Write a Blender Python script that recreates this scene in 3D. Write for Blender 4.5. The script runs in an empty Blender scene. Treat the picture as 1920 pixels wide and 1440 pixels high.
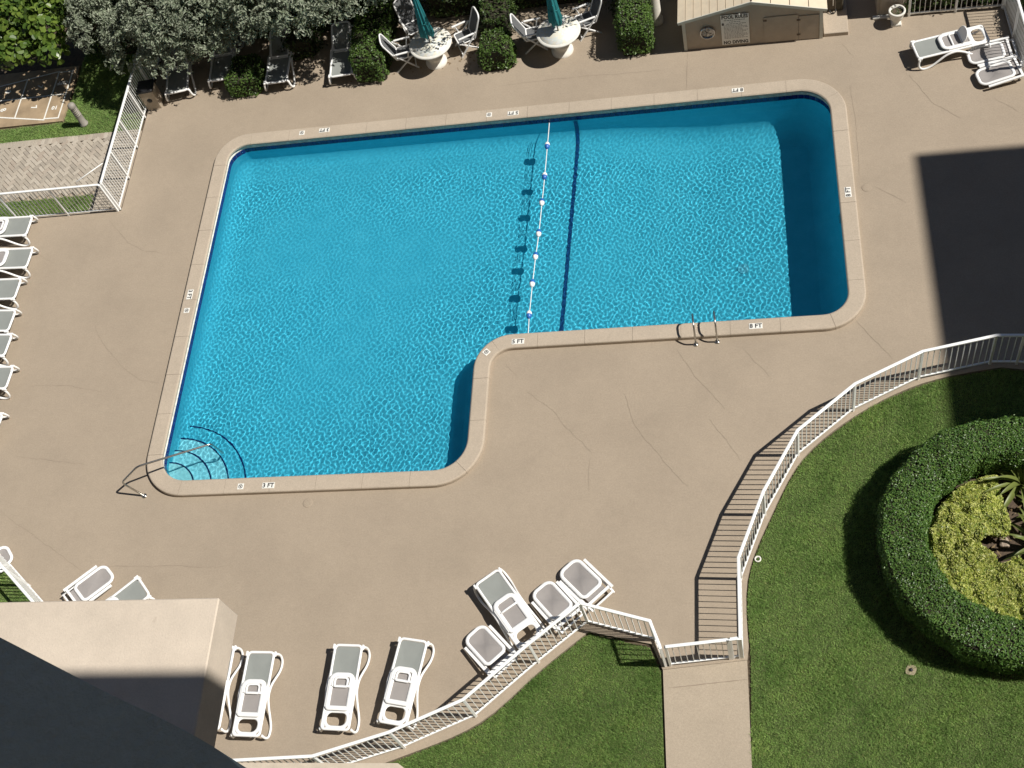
import bpy, bmesh, math, random
import numpy as np
from mathutils import Vector, Matrix, geometry as mgeo

# ---------------------------------------------------------------- camera, sky, sun, exposure
R_ = math.radians
scene = bpy.context.scene
CAM_LOC = (0.0, 0.0, 24.2)
CAM_ROT = (30.835, 11.428, 3.240)
FOCAL_PX = 2325.2                      # focal length of the photograph in its own 1920 px width
cam_data = bpy.data.cameras.new('camera')
cam = bpy.data.objects.new('camera', cam_data)
scene.collection.objects.link(cam)
cam.location = CAM_LOC
cam.rotation_euler = tuple(R_(a) for a in CAM_ROT)
cam_data.sensor_width = 36.0
cam_data.lens = FOCAL_PX / 1920.0 * 36.0
cam_data.clip_start = 0.05
cam_data.clip_end = 2000.0
scene.camera = cam

SUN_EL, SUN_AZ = 51.5, -2.5            # azimuth measured from +X towards +Y
world = bpy.data.worlds.new('World'); scene.world = world; world.use_nodes = True
wn = world.node_tree.nodes; wl = world.node_tree.links
for n in list(wn): wn.remove(n)
w_out = wn.new('ShaderNodeOutputWorld'); w_bg = wn.new('ShaderNodeBackground'); w_sky = wn.new('ShaderNodeTexSky')
w_sky.sky_type = 'NISHITA'; w_sky.sun_disc = False
w_sky.sun_elevation = R_(SUN_EL); w_sky.sun_rotation = R_(90.0 - SUN_AZ)
w_sky.air_density = 0.75; w_sky.dust_density = 0.0; w_sky.ozone_density = 1.0
w_bg.inputs['Strength'].default_value = 0.05
wl.new(w_sky.outputs[0], w_bg.inputs[0]); wl.new(w_bg.outputs[0], w_out.inputs[0])
sun_data = bpy.data.lights.new('sun', 'SUN'); sun = bpy.data.objects.new('sun', sun_data)
scene.collection.objects.link(sun)
sun_data.energy = 5.0; sun_data.angle = R_(0.53); sun_data.color = (1.0, 0.955, 0.88)
_sd = Vector((math.cos(R_(SUN_EL))*math.cos(R_(SUN_AZ)), math.cos(R_(SUN_EL))*math.sin(R_(SUN_AZ)), math.sin(R_(SUN_EL))))
sun.rotation_euler = _sd.to_track_quat('Z', 'Y').to_euler()
sun.location = _sd * 60
sun_data.cycles.is_caustics_light = True
scene.view_settings.view_transform = 'Standard'; scene.view_settings.look = 'None'
scene.view_settings.exposure = 0.12; scene.view_settings.gamma = 1.0
scene.view_settings.use_curve_mapping = False
scene.cycles.use_denoising = True
scene.cycles.max_bounces = 10; scene.cycles.transmission_bounces = 8; scene.cycles.transparent_max_bounces = 8
scene.cycles.blur_glossy = 0.3
COL = scene.collection
rnd = random.Random(7)

# ---------------------------------------------------------------- helpers
_camM = cam.rotation_euler.to_matrix()
def G(px, py, z=0.0):
    """survey point: where the photograph's pixel (1920 x 1440) lies on the level z, in metres"""
    d = _camM @ Vector(((px-960.0)/FOCAL_PX, -(py-720.0)/FOCAL_PX, -1.0))
    t = (z - CAM_LOC[2]) / d.z
    return Vector((CAM_LOC[0]+t*d.x, CAM_LOC[1]+t*d.y, z))

def link(o, parent=None):
    COL.objects.link(o)
    if parent is not None: o.parent = parent
    return o
def tag(o, label=None, cat=None, group=None, kind=None):
    if label: o['label'] = label
    if cat: o['category'] = cat
    if group: o['group'] = group
    if kind: o['kind'] = kind
    return o
def empty(name, loc=(0,0,0), rz=0.0, label=None, cat=None, group=None):
    o = bpy.data.objects.new(name, None); o.empty_display_size = 0.2
    o.location = loc; o.rotation_euler = (0,0,rz); link(o)
    return tag(o, label, cat, group)
def copy_tree(o, parent=None):
    c = o.copy(); COL.objects.link(c); c.parent = parent
    for ch in o.children: copy_tree(ch, c)
    return c

class MB:
    """collects shapes, builds one mesh object"""
    def __init__(s): s.v = []; s.f = []; s.sm = []
    def add(s, vs, fs, smooth=False):
        b = len(s.v); s.v += [tuple(v) for v in vs]
        s.f += [tuple(i+b for i in f) for f in fs]; s.sm += [smooth]*len(fs)
        return s
    def box(s, c, d, rz=0.0, M=None):
        hx, hy, hz = d[0]/2, d[1]/2, d[2]/2
        vs = [Vector((x*hx, y*hy, z*hz)) for z in (-1,1) for y in (-1,1) for x in (-1,1)]
        if rz: vs = [Matrix.Rotation(rz,3,'Z') @ v for v in vs]
        if M is not None: vs = [M @ v for v in vs]
        vs = [v + Vector(c) for v in vs]
        return s.add(vs, [(0,2,3,1),(4,5,7,6),(0,1,5,4),(2,6,7,3),(0,4,6,2),(1,3,7,5)])
    def bbox(s, c, d, b=0.01, M=None, loc=None):
        """box with bevelled vertical and top edges"""
        hx, hy, hz = d[0]/2, d[1]/2, d[2]/2
        def ring(x, y, z, k):
            pts = []
            for sx, sy in ((1,1),(-1,1),(-1,-1),(1,-1)):
                p1 = (sx*x, sy*(y-k), z); p2 = (sx*(x-k), sy*y, z)
                pts += [p1, p2] if sx*sy > 0 else [p2, p1]
            return pts
        rings = [ring(hx,hy,-hz,b), ring(hx,hy,hz-b,b), ring(hx-b,hy-b,hz,b*0.6)]
        vs = [Vector(p) for r in rings for p in r]
        if M is not None: vs = [M @ v for v in vs]
        vs = [v + Vector(c) for v in vs]
        fs = [tuple(range(7,-1,-1)), tuple(range(16,24))]
        for k in range(2):
            for i in range(8):
                j = (i+1) % 8
                fs.append((k*8+i, k*8+j, (k+1)*8+j, (k+1)*8+i))
        return s.add(vs, fs)
    def bar(s, a, b, w, h, up=(0,0,1)):
        """rectangular bar from a to b"""
        a = Vector(a); b = Vector(b); t = (b-a).normalized(); u = Vector(up)
        sd = t.cross(u)
        if sd.length < 1e-5: sd = t.cross(Vector((1,0,0)))
        sd.normalize(); u = sd.cross(t).normalized()
        vs = [p + sd*(x*w/2) + u*(y*h/2) for p in (a,b) for x,y in ((-1,-1),(1,-1),(1,1),(-1,1))]
        return s.add(vs, [(0,1,2,3),(7,6,5,4),(0,4,5,1),(1,5,6,2),(2,6,7,3),(3,7,4,0)])
    def tube(s, pts, r, n=8, closed=False, squash=1.0, caps=True, up=(0,0,1), smooth=True):
        pts = [Vector(p) for p in pts]; m = len(pts); rr = r if isinstance(r,(list,tuple)) else [r]*m
        vs = []; prev = None
        for i,p in enumerate(pts):
            if closed: t = pts[(i+1)%m]-pts[i-1]
            else: t = pts[min(i+1,m-1)]-pts[max(i-1,0)]
            t.normalize(); u = Vector(up)
            sd = t.cross(u)
            if sd.length < 0.05: sd = prev if prev is not None else t.cross(Vector((1,0,0)))
            sd = (sd - t*sd.dot(t)).normalized()
            if prev is not None and sd.dot(prev) < 0 and not closed: sd = -sd
            prev = sd; w = sd.cross(t)
            for k in range(n):
                a = 2*math.pi*k/n
                vs.append(p + sd*(math.cos(a)*rr[i]) + w*(math.sin(a)*rr[i]*squash))
        fs = []
        for i in range(m if closed else m-1):
            j = (i+1)%m
            for k in range(n):
                l = (k+1)%n
                fs.append((i*n+k, i*n+l, j*n+l, j*n+k))
        if caps and not closed:
            fs += [tuple(range(n-1,-1,-1)), tuple(range((m-1)*n, m*n))]
        return s.add(vs, fs, smooth)
    def sweep(s, pts, prof, closed=False, caps=True, smooth=False, ext=None):
        """sweep a profile (list of (out, z)) along a level path; out is to the right of travel"""
        pts = [Vector(p) for p in pts]; m = len(pts); n = len(prof); vs = []
        for i,p in enumerate(pts):
            if closed: a, b = pts[i-1], pts[(i+1)%m]
            else: a, b = pts[max(i-1,0)], pts[min(i+1,m-1)]
            if ext and i == 0: a = ext[0]
            if ext and i == m-1: b = ext[1]
            t1 = (p-a); t2 = (b-p)
            if t1.length < 1e-9: t1 = t2
            if t2.length < 1e-9: t2 = t1
            t1.z = t2.z = 0; t1.normalize(); t2.normalize()
            t = (t1+t2).normalized(); k = 1.0/max(0.35, t.dot(t1))
            o = Vector((t.y, -t.x, 0))*k
            for q in prof: vs.append(p + o*q[0] + Vector((0,0,q[1])))
        fs = []
        for i in range(m if closed else m-1):
            j = (i+1)%m
            for k in range(n):
                l = (k+1)%n
                fs.append((i*n+k, j*n+k, j*n+l, i*n+l))
        if caps and not closed: fs += [tuple(range(n)), tuple(range(m*n-1, (m-1)*n-1, -1))]
        return s.add(vs, fs, smooth)
    def lathe(s, prof, c=(0,0,0), n=24, smooth=True):
        vs = []; m = len(prof)
        for r,z in prof:
            for k in range(n):
                a = 2*math.pi*k/n; vs.append((c[0]+r*math.cos(a), c[1]+r*math.sin(a), c[2]+z))
        fs = [(i*n+k, i*n+(k+1)%n, (i+1)*n+(k+1)%n, (i+1)*n+k) for i in range(m-1) for k in range(n)]
        s.add(vs, fs, smooth)
        if prof[0][0] > 1e-4: s.add(vs[:n], [tuple(range(n-1,-1,-1))])
        if prof[-1][0] > 1e-4: s.add(vs[-n:], [tuple(range(n))])
        return s
    def poly(s, loops, z=0.0, flip=False):
        """flat sheet with holes (first loop outer)"""
        L = [[Vector((p[0],p[1],z)) for p in lp] for lp in loops]
        tris = mgeo.tessellate_polygon(L); vs = [v for lp in L for v in lp]
        fs = []
        for a,b,c in tris:
            nz = (vs[b]-vs[a]).cross(vs[c]-vs[a]).z
            if abs(nz) < 1e-9: continue
            fs.append((a,b,c) if (nz > 0) != flip else (a,c,b))
        return s.add(vs, fs)
    def prism(s, loop, z0, z1):
        n = len(loop)
        s.poly([loop], z1); s.poly([loop], z0, True)
        ar = sum(loop[i][0]*loop[(i+1)%n][1]-loop[(i+1)%n][0]*loop[i][1] for i in range(n))
        vs = [(p[0],p[1],z) for z in (z0,z1) for p in loop]
        fs = [(i,(i+1)%n,n+(i+1)%n,n+i) for i in range(n)]
        if ar < 0: fs = [f[::-1] for f in fs]
        return s.add(vs, fs)
    def mesh(s, name, m=None):
        me = bpy.data.meshes.new(name); me.from_pydata(s.v, [], s.f)
        me.polygons.foreach_set('use_smooth', s.sm); me.update()
        if m: me.materials.append(m)
        return me
    def build(s, name, m=None, parent=None):
        return link(bpy.data.objects.new(name, s.mesh(name, m)), parent)

def np_mesh(name, verts, quads, m, parent=None, smooth=False, tri=False):
    """big mesh straight from arrays"""
    k = 3 if tri else 4
    me = bpy.data.meshes.new(name); nv = len(verts); nf = len(quads)
    me.vertices.add(nv); me.vertices.foreach_set('co', np.asarray(verts,np.float32).ravel())
    me.loops.add(nf*k); me.loops.foreach_set('vertex_index', np.asarray(quads,np.int32).ravel())
    me.polygons.add(nf); me.polygons.foreach_set('loop_start', np.arange(nf,dtype=np.int32)*k)
    me.polygons.foreach_set('use_smooth', np.full(nf, smooth))
    me.update(calc_edges=True); me.materials.append(m)
    return link(bpy.data.objects.new(name, me), parent)

# ---------------------------------------------------------------- materials
class Nodes:
    def __init__(s, name):
        s.m = bpy.data.materials.new(name); s.m.use_nodes = True
        s.t = s.m.node_tree; s.b = s.t.nodes['Principled BSDF']; s.out = s.t.nodes['Material Output']
    def n(s, ty, **kw):
        x = s.t.nodes.new(ty)
        for k,v in kw.items(): setattr(x, k, v)
        return x
    def l(s, a, b): s.t.links.new(a, b)
    def coord(s, kind='Object'):
        if kind == 'World':
            return s.n('ShaderNodeNewGeometry').outputs['Position']
        return s.n('ShaderNodeTexCoord').outputs[kind]
    def noise(s, co, scale, detail=4, rough=0.6):
        x = s.n('ShaderNodeTexNoise'); x.inputs['Scale'].default_value = scale
        x.inputs['Detail'].default_value = detail; x.inputs['Roughness'].default_value = rough
        s.l(co, x.inputs['Vector']); return x.outputs['Fac']
    def ramp(s, fac, stops):
        r = s.n('ShaderNodeValToRGB'); e = r.color_ramp.elements
        while len(e) < len(stops): e.new(0.5)
        for q,(p,c) in zip(e, stops):
            q.position = p; q.color = (c,c,c,1) if isinstance(c,(int,float)) else tuple(c)+(1,)
        s.l(fac, r.inputs[0]); return r.outputs[0]
    def mix(s, fac, a, b, mode='MIX'):
        x = s.n('ShaderNodeMix', data_type='RGBA', blend_type=mode)
        for sock, val in ((x.inputs[0],fac),(x.inputs[6],a),(x.inputs[7],b)):
            if isinstance(val,(int,float)): sock.default_value = val
            elif isinstance(val,(tuple,list)): sock.default_value = tuple(val)+(1,)
            else: s.l(val, sock)
        return x.outputs[2]
    def bump(s, h, strength=0.3, dist=0.01):
        x = s.n('ShaderNodeBump'); x.inputs['Strength'].default_value = strength; x.inputs['Distance'].default_value = dist
        s.l(h, x.inputs['Height']); s.l(x.outputs[0], s.b.inputs['Normal'])
    def base(s, v):
        if isinstance(v,(tuple,list)): s.b.inputs['Base Color'].default_value = tuple(v)+(1,)
        else: s.l(v, s.b.inputs['Base Color'])
    def set(s, **kw):
        for k,v in kw.items(): s.b.inputs[k.replace('_',' ')].default_value = v
        return s

def simple(name, col, rough=0.5, var=0.12, scale=6.0, metallic=0.0, bump=0.0, bscale=80.0, spec=0.5, co='World'):
    N = Nodes(name); c = N.coord(co)
    f = N.noise(c, scale, 5)
    lo = tuple(x*(1-var) for x in col); hi = tuple(min(1,x*(1+var)) for x in col)
    N.base(N.ramp(f, [(0.3,lo),(0.7,hi)]))
    N.set(Roughness=rough, Metallic=metallic, Specular_IOR_Level=spec)
    if bump: N.bump(N.noise(c, bscale, 3), bump, 0.004)
    return N.m

def leafmat(name, cols, rough=0.45, trans=0.25, spec=0.4, scale=14.0):
    """foliage: colour varies leaf by leaf"""
    N = Nodes(name)
    g = N.n('ShaderNodeNewGeometry'); 
    c = N.ramp(g.outputs['Random Per Island'], [(i/(len(cols)-1), k) for i,k in enumerate(cols)])
    f = N.noise(g.outputs['Position'], 0.9, 3)
    c = N.mix(1.0, c, N.ramp(f, [(0.3,0.78),(0.7,1.15)]), 'MULTIPLY')
    N.base(c); N.set(Roughness=rough, Specular_IOR_Level=spec)
    tr = N.n('ShaderNodeBsdfTranslucent'); N.l(c, tr.inputs[0])
    mx = N.n('ShaderNodeMixShader'); mx.inputs[0].default_value = trans
    N.l(N.b.outputs[0], mx.inputs[1]); N.l(tr.outputs[0], mx.inputs[2]); N.l(mx.outputs[0], N.out.inputs[0])
    return N.m

M = {}
def deck_material(name, base, edge=None):
    N = Nodes(name); c = N.coord('World')
    big = N.noise(c, 0.55, 5, 0.62); mid = N.noise(c, 6.0, 4); fine = N.noise(c, 95.0, 3, 0.75); grit = N.noise(c, 26.0, 4, 0.7)
    col = N.ramp(big, [(0.25,tuple(x*0.90 for x in base)),(0.52,base),(0.78,tuple(min(1,x*1.07) for x in base))])
    col = N.mix(1.0, col, N.ramp(mid, [(0.25,0.96),(0.75,1.03)]), 'MULTIPLY')
    col = N.mix(1.0, col, N.ramp(grit, [(0.3,0.90),(0.7,1.09)]), 'MULTIPLY')
    col = N.mix(1.0, col, N.ramp(fine, [(0.28,0.80),(0.5,1.0),(0.75,1.12)]), 'MULTIPLY')
    # old scuffs and water stains
    st = N.noise(c, 1.7, 6, 0.7)
    col = N.mix(N.ramp(st, [(0.60,0.0),(0.72,0.30)]), col, tuple(x*0.86 for x in base))
    st2 = N.noise(c, 2.9, 6, 0.75)
    col = N.mix(N.ramp(st2, [(0.64,0.0),(0.74,0.22)]), col, tuple(min(1,x*1.16) for x in base))
    N.base(col); N.set(Roughness=0.85, Specular_IOR_Level=0.25)
    N.bump(fine, 0.35, 0.006)
    return N.m
M['deck'] = deck_material('deck_coating', (0.352,0.289,0.220))
M['coping'] = deck_material('coping_stone', (0.440,0.370,0.291))
M['walk'] = deck_material('walkway_concrete', (0.40,0.335,0.258))
M['crack'] = simple('crack_dark', (0.262,0.212,0.160), 0.9)
M['joint'] = simple('joint_sealant', (0.375,0.312,0.242), 0.9)
M['soil'] = simple('soil', (0.10,0.075,0.05), 0.95, 0.35, 9.0, bump=0.6, bscale=40)
# ---------------------------------------------------------------- swimming pool
WATER_Z = -0.225
def rounded_loop(V, Rr, seg=10):
    """loop of points round a polygon (counter-clockwise) with rounded corners"""
    out = []; n = len(V)
    for i in range(n):
        p = Vector(V[i]); a = Vector(V[i-1]); b = Vector(V[(i+1)%n]); r = Rr[i]
        d1 = (a-p).normalized(); d2 = (b-p).normalized()
        half = d1.angle(d2)/2; tl = r/math.tan(half)
        c = p + (d1+d2).normalized()*(r/math.sin(half))
        s = p + d1*tl - c; e = p + d2*tl - c
        a0 = math.atan2(s.y,s.x); a1 = math.atan2(e.y,e.x); da = (a1-a0+math.pi)%(2*math.pi)-math.pi
        for k in range(seg+1):
            t = a0+da*k/seg; out.append(Vector((c.x+r*math.cos(t), c.y+r*math.sin(t))))
    return out
def densify(loop, step, closed=True):
    out = []; n = len(loop)
    for i in range(n if closed else n-1):
        a = loop[i]; b = loop[(i+1)%n]; k = max(1, int(math.ceil((b-a).length/step)))
        out += [a.lerp(b, j/k) for j in range(k)]
    if not closed: out.append(loop[-1])
    return out
PV = [(-14.17,12.19),(-6.60,12.19),(-6.60,15.71),(2.02,15.71),(2.02,22.59),(-14.17,22.59)]
PR = [0.75,0.80,0.85,0.65,0.80,0.55]
PV = [Vector(p) for p in PV]
pool_loop = rounded_loop(PV, PR, 12)
def offset_pool(o):
    V = [PV[0]+Vector((-o,-o)), PV[1]+Vector((o,-o)), PV[2]+Vector((o,-o)), PV[3]+Vector((o,-o)), PV[4]+Vector((o,o)), PV[5]+Vector((-o,o))]
    return rounded_loop(V, [PR[0]+o,PR[1]+o,PR[2]-o,PR[3]+o,PR[4]+o,PR[5]+o], 12)
FX = [-14.3,-6.5,-4.75,-4.15,-1.2,2.2]; FZ = [-1.00,-1.08,-1.20,-1.25,-1.86,-1.90]
def floor_z(x):
    return float(np.interp(x, FX, FZ))

def plaster_material():
    N = Nodes('pool_plaster'); c = N.coord('World')
    f = N.noise(c, 2.2, 6, 0.65); g = N.noise(c, 30, 3)
    col = N.ramp(f, [(0.25,(0.135,0.485,0.585)),(0.55,(0.168,0.535,0.635)),(0.8,(0.205,0.58,0.675))])
    col = N.mix(1.0, col, N.ramp(g, [(0.3,0.95),(0.7,1.03)]), 'MULTIPLY')
    N.base(col); N.set(Roughness=0.8, Specular_IOR_Level=0.1)
    return N.m
M['plaster'] = plaster_material()
M['plaster_pale'] = simple('step_plaster_pale', (0.86,0.85,0.80), 0.8, 0.05, 4.0)
M['plaster_mid'] = simple('step_plaster_mid', (0.60,0.74,0.76), 0.8, 0.06, 4.0)
M['tile_blue'] = simple('tile_glaze_navy', (0.010,0.018,0.14), 0.18, 0.35, 3.0)
M['tile_nose'] = simple('tile_nosing_navy', (0.010,0.020,0.10), 0.3, 0.25, 3.0)
M['grout'] = simple('grout_pale', (0.50,0.52,0.50), 0.85, 0.2, 20.0)
M['wall_top'] = simple('bond_beam_render', (0.68,0.67,0.60), 0.85, 0.3, 9.0)
def water_material():
    N = Nodes('pool_water')
    N.t.nodes.remove(N.b)
    g = N.n('ShaderNodeBsdfGlass'); g.inputs['IOR'].default_value = 1.33; g.inputs['Roughness'].default_value = 0.0
    g.inputs['Color'].default_value = (0.56,0.90,0.97,1)     # the tint of the water itself
    N.l(g.outputs[0], N.out.inputs['Surface'])
    return N.m
M['water'] = water_material()

pool = empty('swimming_pool', (0,0,0), 0, 'L-shaped pool of turquoise water with raised beige coping', 'pool')
# walls and floor of the basin
mb = MB(); wl_ = densify(pool_loop, 0.25)
n = len(wl_); vs = []
for p in wl_:
    vs += [(p.x,p.y,0.045),(p.x,p.y,-0.08),(p.x,p.y,-0.235),(p.x,p.y,floor_z(p.x)-0.05)]
# the wall runs down and rounds into the floor in a wide cove
rows = []
for i,p in enumerate(wl_):
    t = (wl_[(i+1)%n]-wl_[i-1]).normalized(); nin = Vector((-t.y,t.x)); fl = floor_z(p.x); Rc = min(0.62, 0.55*(-0.3-fl))
    row = [(p.x,p.y,-0.08),(p.x,p.y,-0.235)]
    for k in range(9):
        a = math.pi/2*k/8; d = Rc*(1-math.cos(a)); q = p+nin*d
        row.append((q.x,q.y,fl+0.004+Rc*(1-math.sin(a))))
    rows.append(row)
m_ = len(rows[0])
mb.add([v for row in rows for v in row], [(m_*i+k,m_*((i+1)%n)+k,m_*((i+1)%n)+k+1,m_*i+k+1) for i in range(n) for k in range(m_-1)], True)
basin = mb.build('basin_wall', M['plaster'], pool)
# ledge above the tiles, set back under the coping
mb = MB(); mb.sweep([Vector((p.x,p.y,0)) for p in wl_], [(-0.008,-0.0785),(0.042,-0.0785),(0.042,0.046)], closed=True, caps=False)
mb.build('bond_beam', M['wall_top'], pool)
def inside(loop, X, Y):
    xs = np.array([p.x for p in loop]); ys = np.array([p.y for p in loop]); r = np.zeros(X.shape, bool); j = len(xs)-1
    for i in range(len(xs)):
        c = ((ys[i] > Y) != (ys[j] > Y)) & (X < (xs[j]-xs[i])*(Y-ys[i])/(ys[j]-ys[i]+1e-12)+xs[i])
        r ^= c; j = i
    return r
def clipped_grid(step, o, zf):
    L = offset_pool(o)
    xs = np.arange(-14.5, 2.4, step); ys = np.arange(11.9, 22.95, step)
    X, Y = np.meshgrid(xs, ys); ny, nx = X.shape
    cx = (X[:-1,:-1]+step/2); cy = (Y[:-1,:-1]+step/2); keep = inside(L, cx, cy)
    idx = np.arange(nx*ny).reshape(ny,nx)
    q = np.stack([idx[:-1,:-1],idx[:-1,1:],idx[1:,1:],idx[1:,:-1]],-1)[keep]
    used = np.unique(q); rm = np.full(nx*ny,-1); rm[used] = np.arange(len(used))
    V = np.stack([X.ravel()[used], Y.ravel()[used]],-1); Z = zf(V[:,0], V[:,1])
    return np.concatenate([V,Z[:,None]],1), rm[q]
fz = lambda x,y: np.interp(x, FX, FZ)
V_, Q_ = clipped_grid(0.2, -0.05, fz)
pfloor = np_mesh('pool_floor', V_, Q_, M['plaster'], pool, smooth=True)
# dark tile line across the floor at the slope break
mb = MB(); xb = -4.42
for i in range(1):
    vs = []; fl = floor_z(-4.55); Rc = min(0.62, 0.55*(-0.3-fl)); ys = list(np.linspace(15.72, 22.58-Rc, 30))
    prof_l = [(y, max(fl, fl+Rc*(1-math.sqrt(max(0,1-max(0,(Rc-(y-15.71))/Rc)**2))))) for y in ys]
    prof_l += [(22.59-Rc*(1-math.cos(a)), fl+Rc*(1-math.sin(a))) for a in np.linspace(math.pi/2,0.03,12)] + [(22.582,-0.30)]
    ys = prof_l
    for y,z in prof_l:
        up_ = 0.014
        xo = -4.80+0.28*(y-15.72)/6.86
        for dx in (-0.05,0.05): vs.append((xo+dx, y-(0.014 if z > fl+0.1 and y > 19 else 0), z+up_+max(0,floor_z(xo-0.05)-fl)))
    mb.add(vs, [(2*k,2*k+1,2*k+3,2*k+2) for k in range(len(ys)-1)])
M['break'] = simple('tile_line_blue', (0.014,0.060,0.17), 0.4, 0.25, 9.0)
brk = mb.build('slope_break_line', M['break'], pool)
# corner steps
step_c = Vector((-14.17,12.19))
step_parts = []
for k,(r,zt) in enumerate(((0.78,-0.42),(1.17,-0.60),(1.56,-0.77),(1.95,-0.92))):
    A = [R_(-12+114*i/40) for i in range(41)]
    lp = [(step_c.x-0.3,step_c.y-0.3)] + [(step_c.x+r*math.cos(a), step_c.y+r*math.sin(a)) for a in A]
    if k < 3:
        lo = (-0.62,-0.79,-1.2)[k]
        mb = MB(); mb.prism(lp, lo, zt); st = mb.build('step', M['plaster_pale'] if k == 0 else M['plaster_mid'] if k < 3 else M['plaster'], pool)
    else:
        mb = MB(); mb.prism(lp, -1.25, zt); st = mb.build('step', M['plaster_pale'] if k == 0 else M['plaster_mid'] if k < 3 else M['plaster'], pool)
    mb = MB(); vs = []
    for a in A:
        for rr in (r-0.032, r+0.004): vs.append((step_c.x+rr*math.cos(a), step_c.y+rr*math.sin(a), zt+0.006))
    mb.add(vs, [(2*i,2*i+1,2*i+3,2*i+2) for i in range(40)])
    ns = mb.build('nosing', M['tile_nose'], st)
    step_parts += [st, ns]
# main drain and a wall light in the deep end
mb = MB(); mb.lathe([(0.15,0.0),(0.15,0.02),(0.12,0.03),(0.0,0.03)], (-0.35,18.2,floor_z(-0.35)-0.002), 20)
M['drain'] = simple('drain_grate', (0.22,0.46,0.54), 0.6)
drain = mb.build('main_drain', M['drain'], pool)
M['lens'] = simple('lamp_glass_grey', (0.35,0.42,0.45), 0.2)
mb = MB(); mb.tube([(2.03,18.9,-0.68),(1.985,18.9,-0.68)], [0.14,0.125], 20); wlight = mb.build('underwater_light', M['lens'], pool)
for o in [basin, pfloor, brk, drain, wlight]+step_parts: o.cycles.is_caustics_receiver = True

# water, rippled by a breeze: short crossing wavelets, rougher towards the sheltered corners' edges
rng = np.random.default_rng(5)
def ripples(x, y):
    z = np.zeros_like(x)
    # the breeze roughens the near side and the deep end, the upper left lies calmer
    calm = np.exp(-(((x+10.0)/4.2)**2+((y-19.0)/3.2)**2))
    patch = 1.12-0.66*calm+0.22*np.sin(0.55*x+0.8*y+1.0)*np.sin(0.8*y-0.31*x+2.1)+0.16*np.sin(1.3*x-0.9*y+0.4)+0.10*np.sin(2.9*x+2.3*y)*np.sin(2.1*y-1.7*x)
    edge_n = np.clip((22.6-y)/1.2,0.45,1); patch = np.minimum(np.clip(patch,0.32,1.5),np.interp(x,[-6.0,-2.5],[1.5,1.0]))*edge_n*np.interp(x,[-5.5,-1.5],[1.0,0.60])
    A_s = np.zeros_like(x); A_c = np.zeros_like(x)
    for i in range(60):
        lam = 0.062*(0.19/0.062)**rng.random()
        th = R_(205)+rng.normal(0,0.95); k = 2*math.pi/lam
        ph = k*(math.cos(th)*x+math.sin(th)*y)+rng.random()*6.283
        z += RIP*lam*np.sin(ph); A_s += np.sin(ph)/lam; A_c += np.cos(ph)/lam
    # wave groups that grow too steep are damped
    env = np.sqrt(A_s**2+A_c**2)/np.sqrt(np.mean(A_s**2+A_c**2)); z = z*1.25/np.sqrt(0.55+env**2)
    return WATER_Z + z*patch
RIP = 0.00082
V_, Q_ = clipped_grid(0.0175, 0.03, ripples)
water = np_mesh('water', V_, Q_, M['water'], None, smooth=True)
tag(water, 'rippled turquoise water filling the pool', None, None, 'structure')
water.cycles.is_caustics_caster = True

# coping stones
mb = MB(); cop_loop = densify(pool_loop, 0.15); n = len(cop_loop)
acc = [0.0]
for i in range(n): acc.append(acc[-1]+(cop_loop[(i+1)%n]-cop_loop[i]).length)
per = acc[-1]
def along(s, loop=cop_loop, ac=acc):
    s = s % ac[-1]; i = int(np.searchsorted(ac, s, 'right'))-1
    i = min(i, len(loop)-1); t = (s-ac[i])/max(1e-9, ac[i+1]-ac[i])
    return loop[i].lerp(loop[(i+1)%len(loop)], t)
NC = 46; prof = [(-0.045,0.045),(-0.045,0.095),(-0.022,0.115),(-0.005,0.120),(0.315,0.124),(0.338,0.115),(0.350,0.092),(0.350,-0.01)]
for k in range(NC):
    s0 = per*k/NC+0.003; s1 = per*(k+1)/NC-0.003
    pts = [along(s0+(s1-s0)*j/15) for j in range(16)]; ds = (s1-s0)/15; ea, eb = along(s0-ds), along(s1+ds)
    dz = rnd.uniform(-0.002,0.002)
    MB().sweep([Vector((p.x,p.y,dz)) for p in pts], prof, ext=(Vector((ea.x,ea.y,dz)),Vector((eb.x,eb.y,dz)))).build('coping_stone', M['coping'], pool)
MB().sweep([Vector((p.x,p.y,0)) for p in cop_loop], [(0.0,0.05),(0.0,0.108),(0.34,0.108),(0.34,-0.01)], closed=True).build('coping_mortar', M['joint'], pool)

# waterline tiles: each one where the camera side shows them, the rest as one band
tl = 0.150; nt = int(per/tl); tl = per/nt
tile_me = MB().bbox((0,0,0), (tl-0.006, 0.150, 0.010), 0.003).mesh('tile', M['tile_blue'])
hidden = MB()
for k in range(nt):
    s = (k+0.5)*tl; p = along(s); q = along(s+0.03); t = (q-along(s-0.03)).normalized(); nrm = Vector((-t.y,t.x))
    vis = (p.y > 21.4) or (p.x < -13.2)
    mat4 = Matrix(((t.x,0,nrm.x,p.x+nrm.x*0.005),(t.y,0,nrm.y,p.y+nrm.y*0.005),(0,1,0,-0.157),(0,0,0,1)))
    if vis:
        o = bpy.data.objects.new('tile', tile_me); o.matrix_world = mat4; link(o, pool); o.cycles.is_caustics_receiver = True
    else:
        hidden.add([mat4 @ v.co for v in tile_me.vertices], [tuple(pp.vertices) for pp in tile_me.polygons])
tag(hidden.build('tile_band', M['tile_blue'], pool), kind='stuff')
mb = MB(); mb.sweep([Vector((p.x,p.y,0)) for p in cop_loop], [(-0.0015,-0.078),(-0.0015,-0.235)], closed=True, caps=False)
mb.build('grout_bed', M['grout'], pool)
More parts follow.
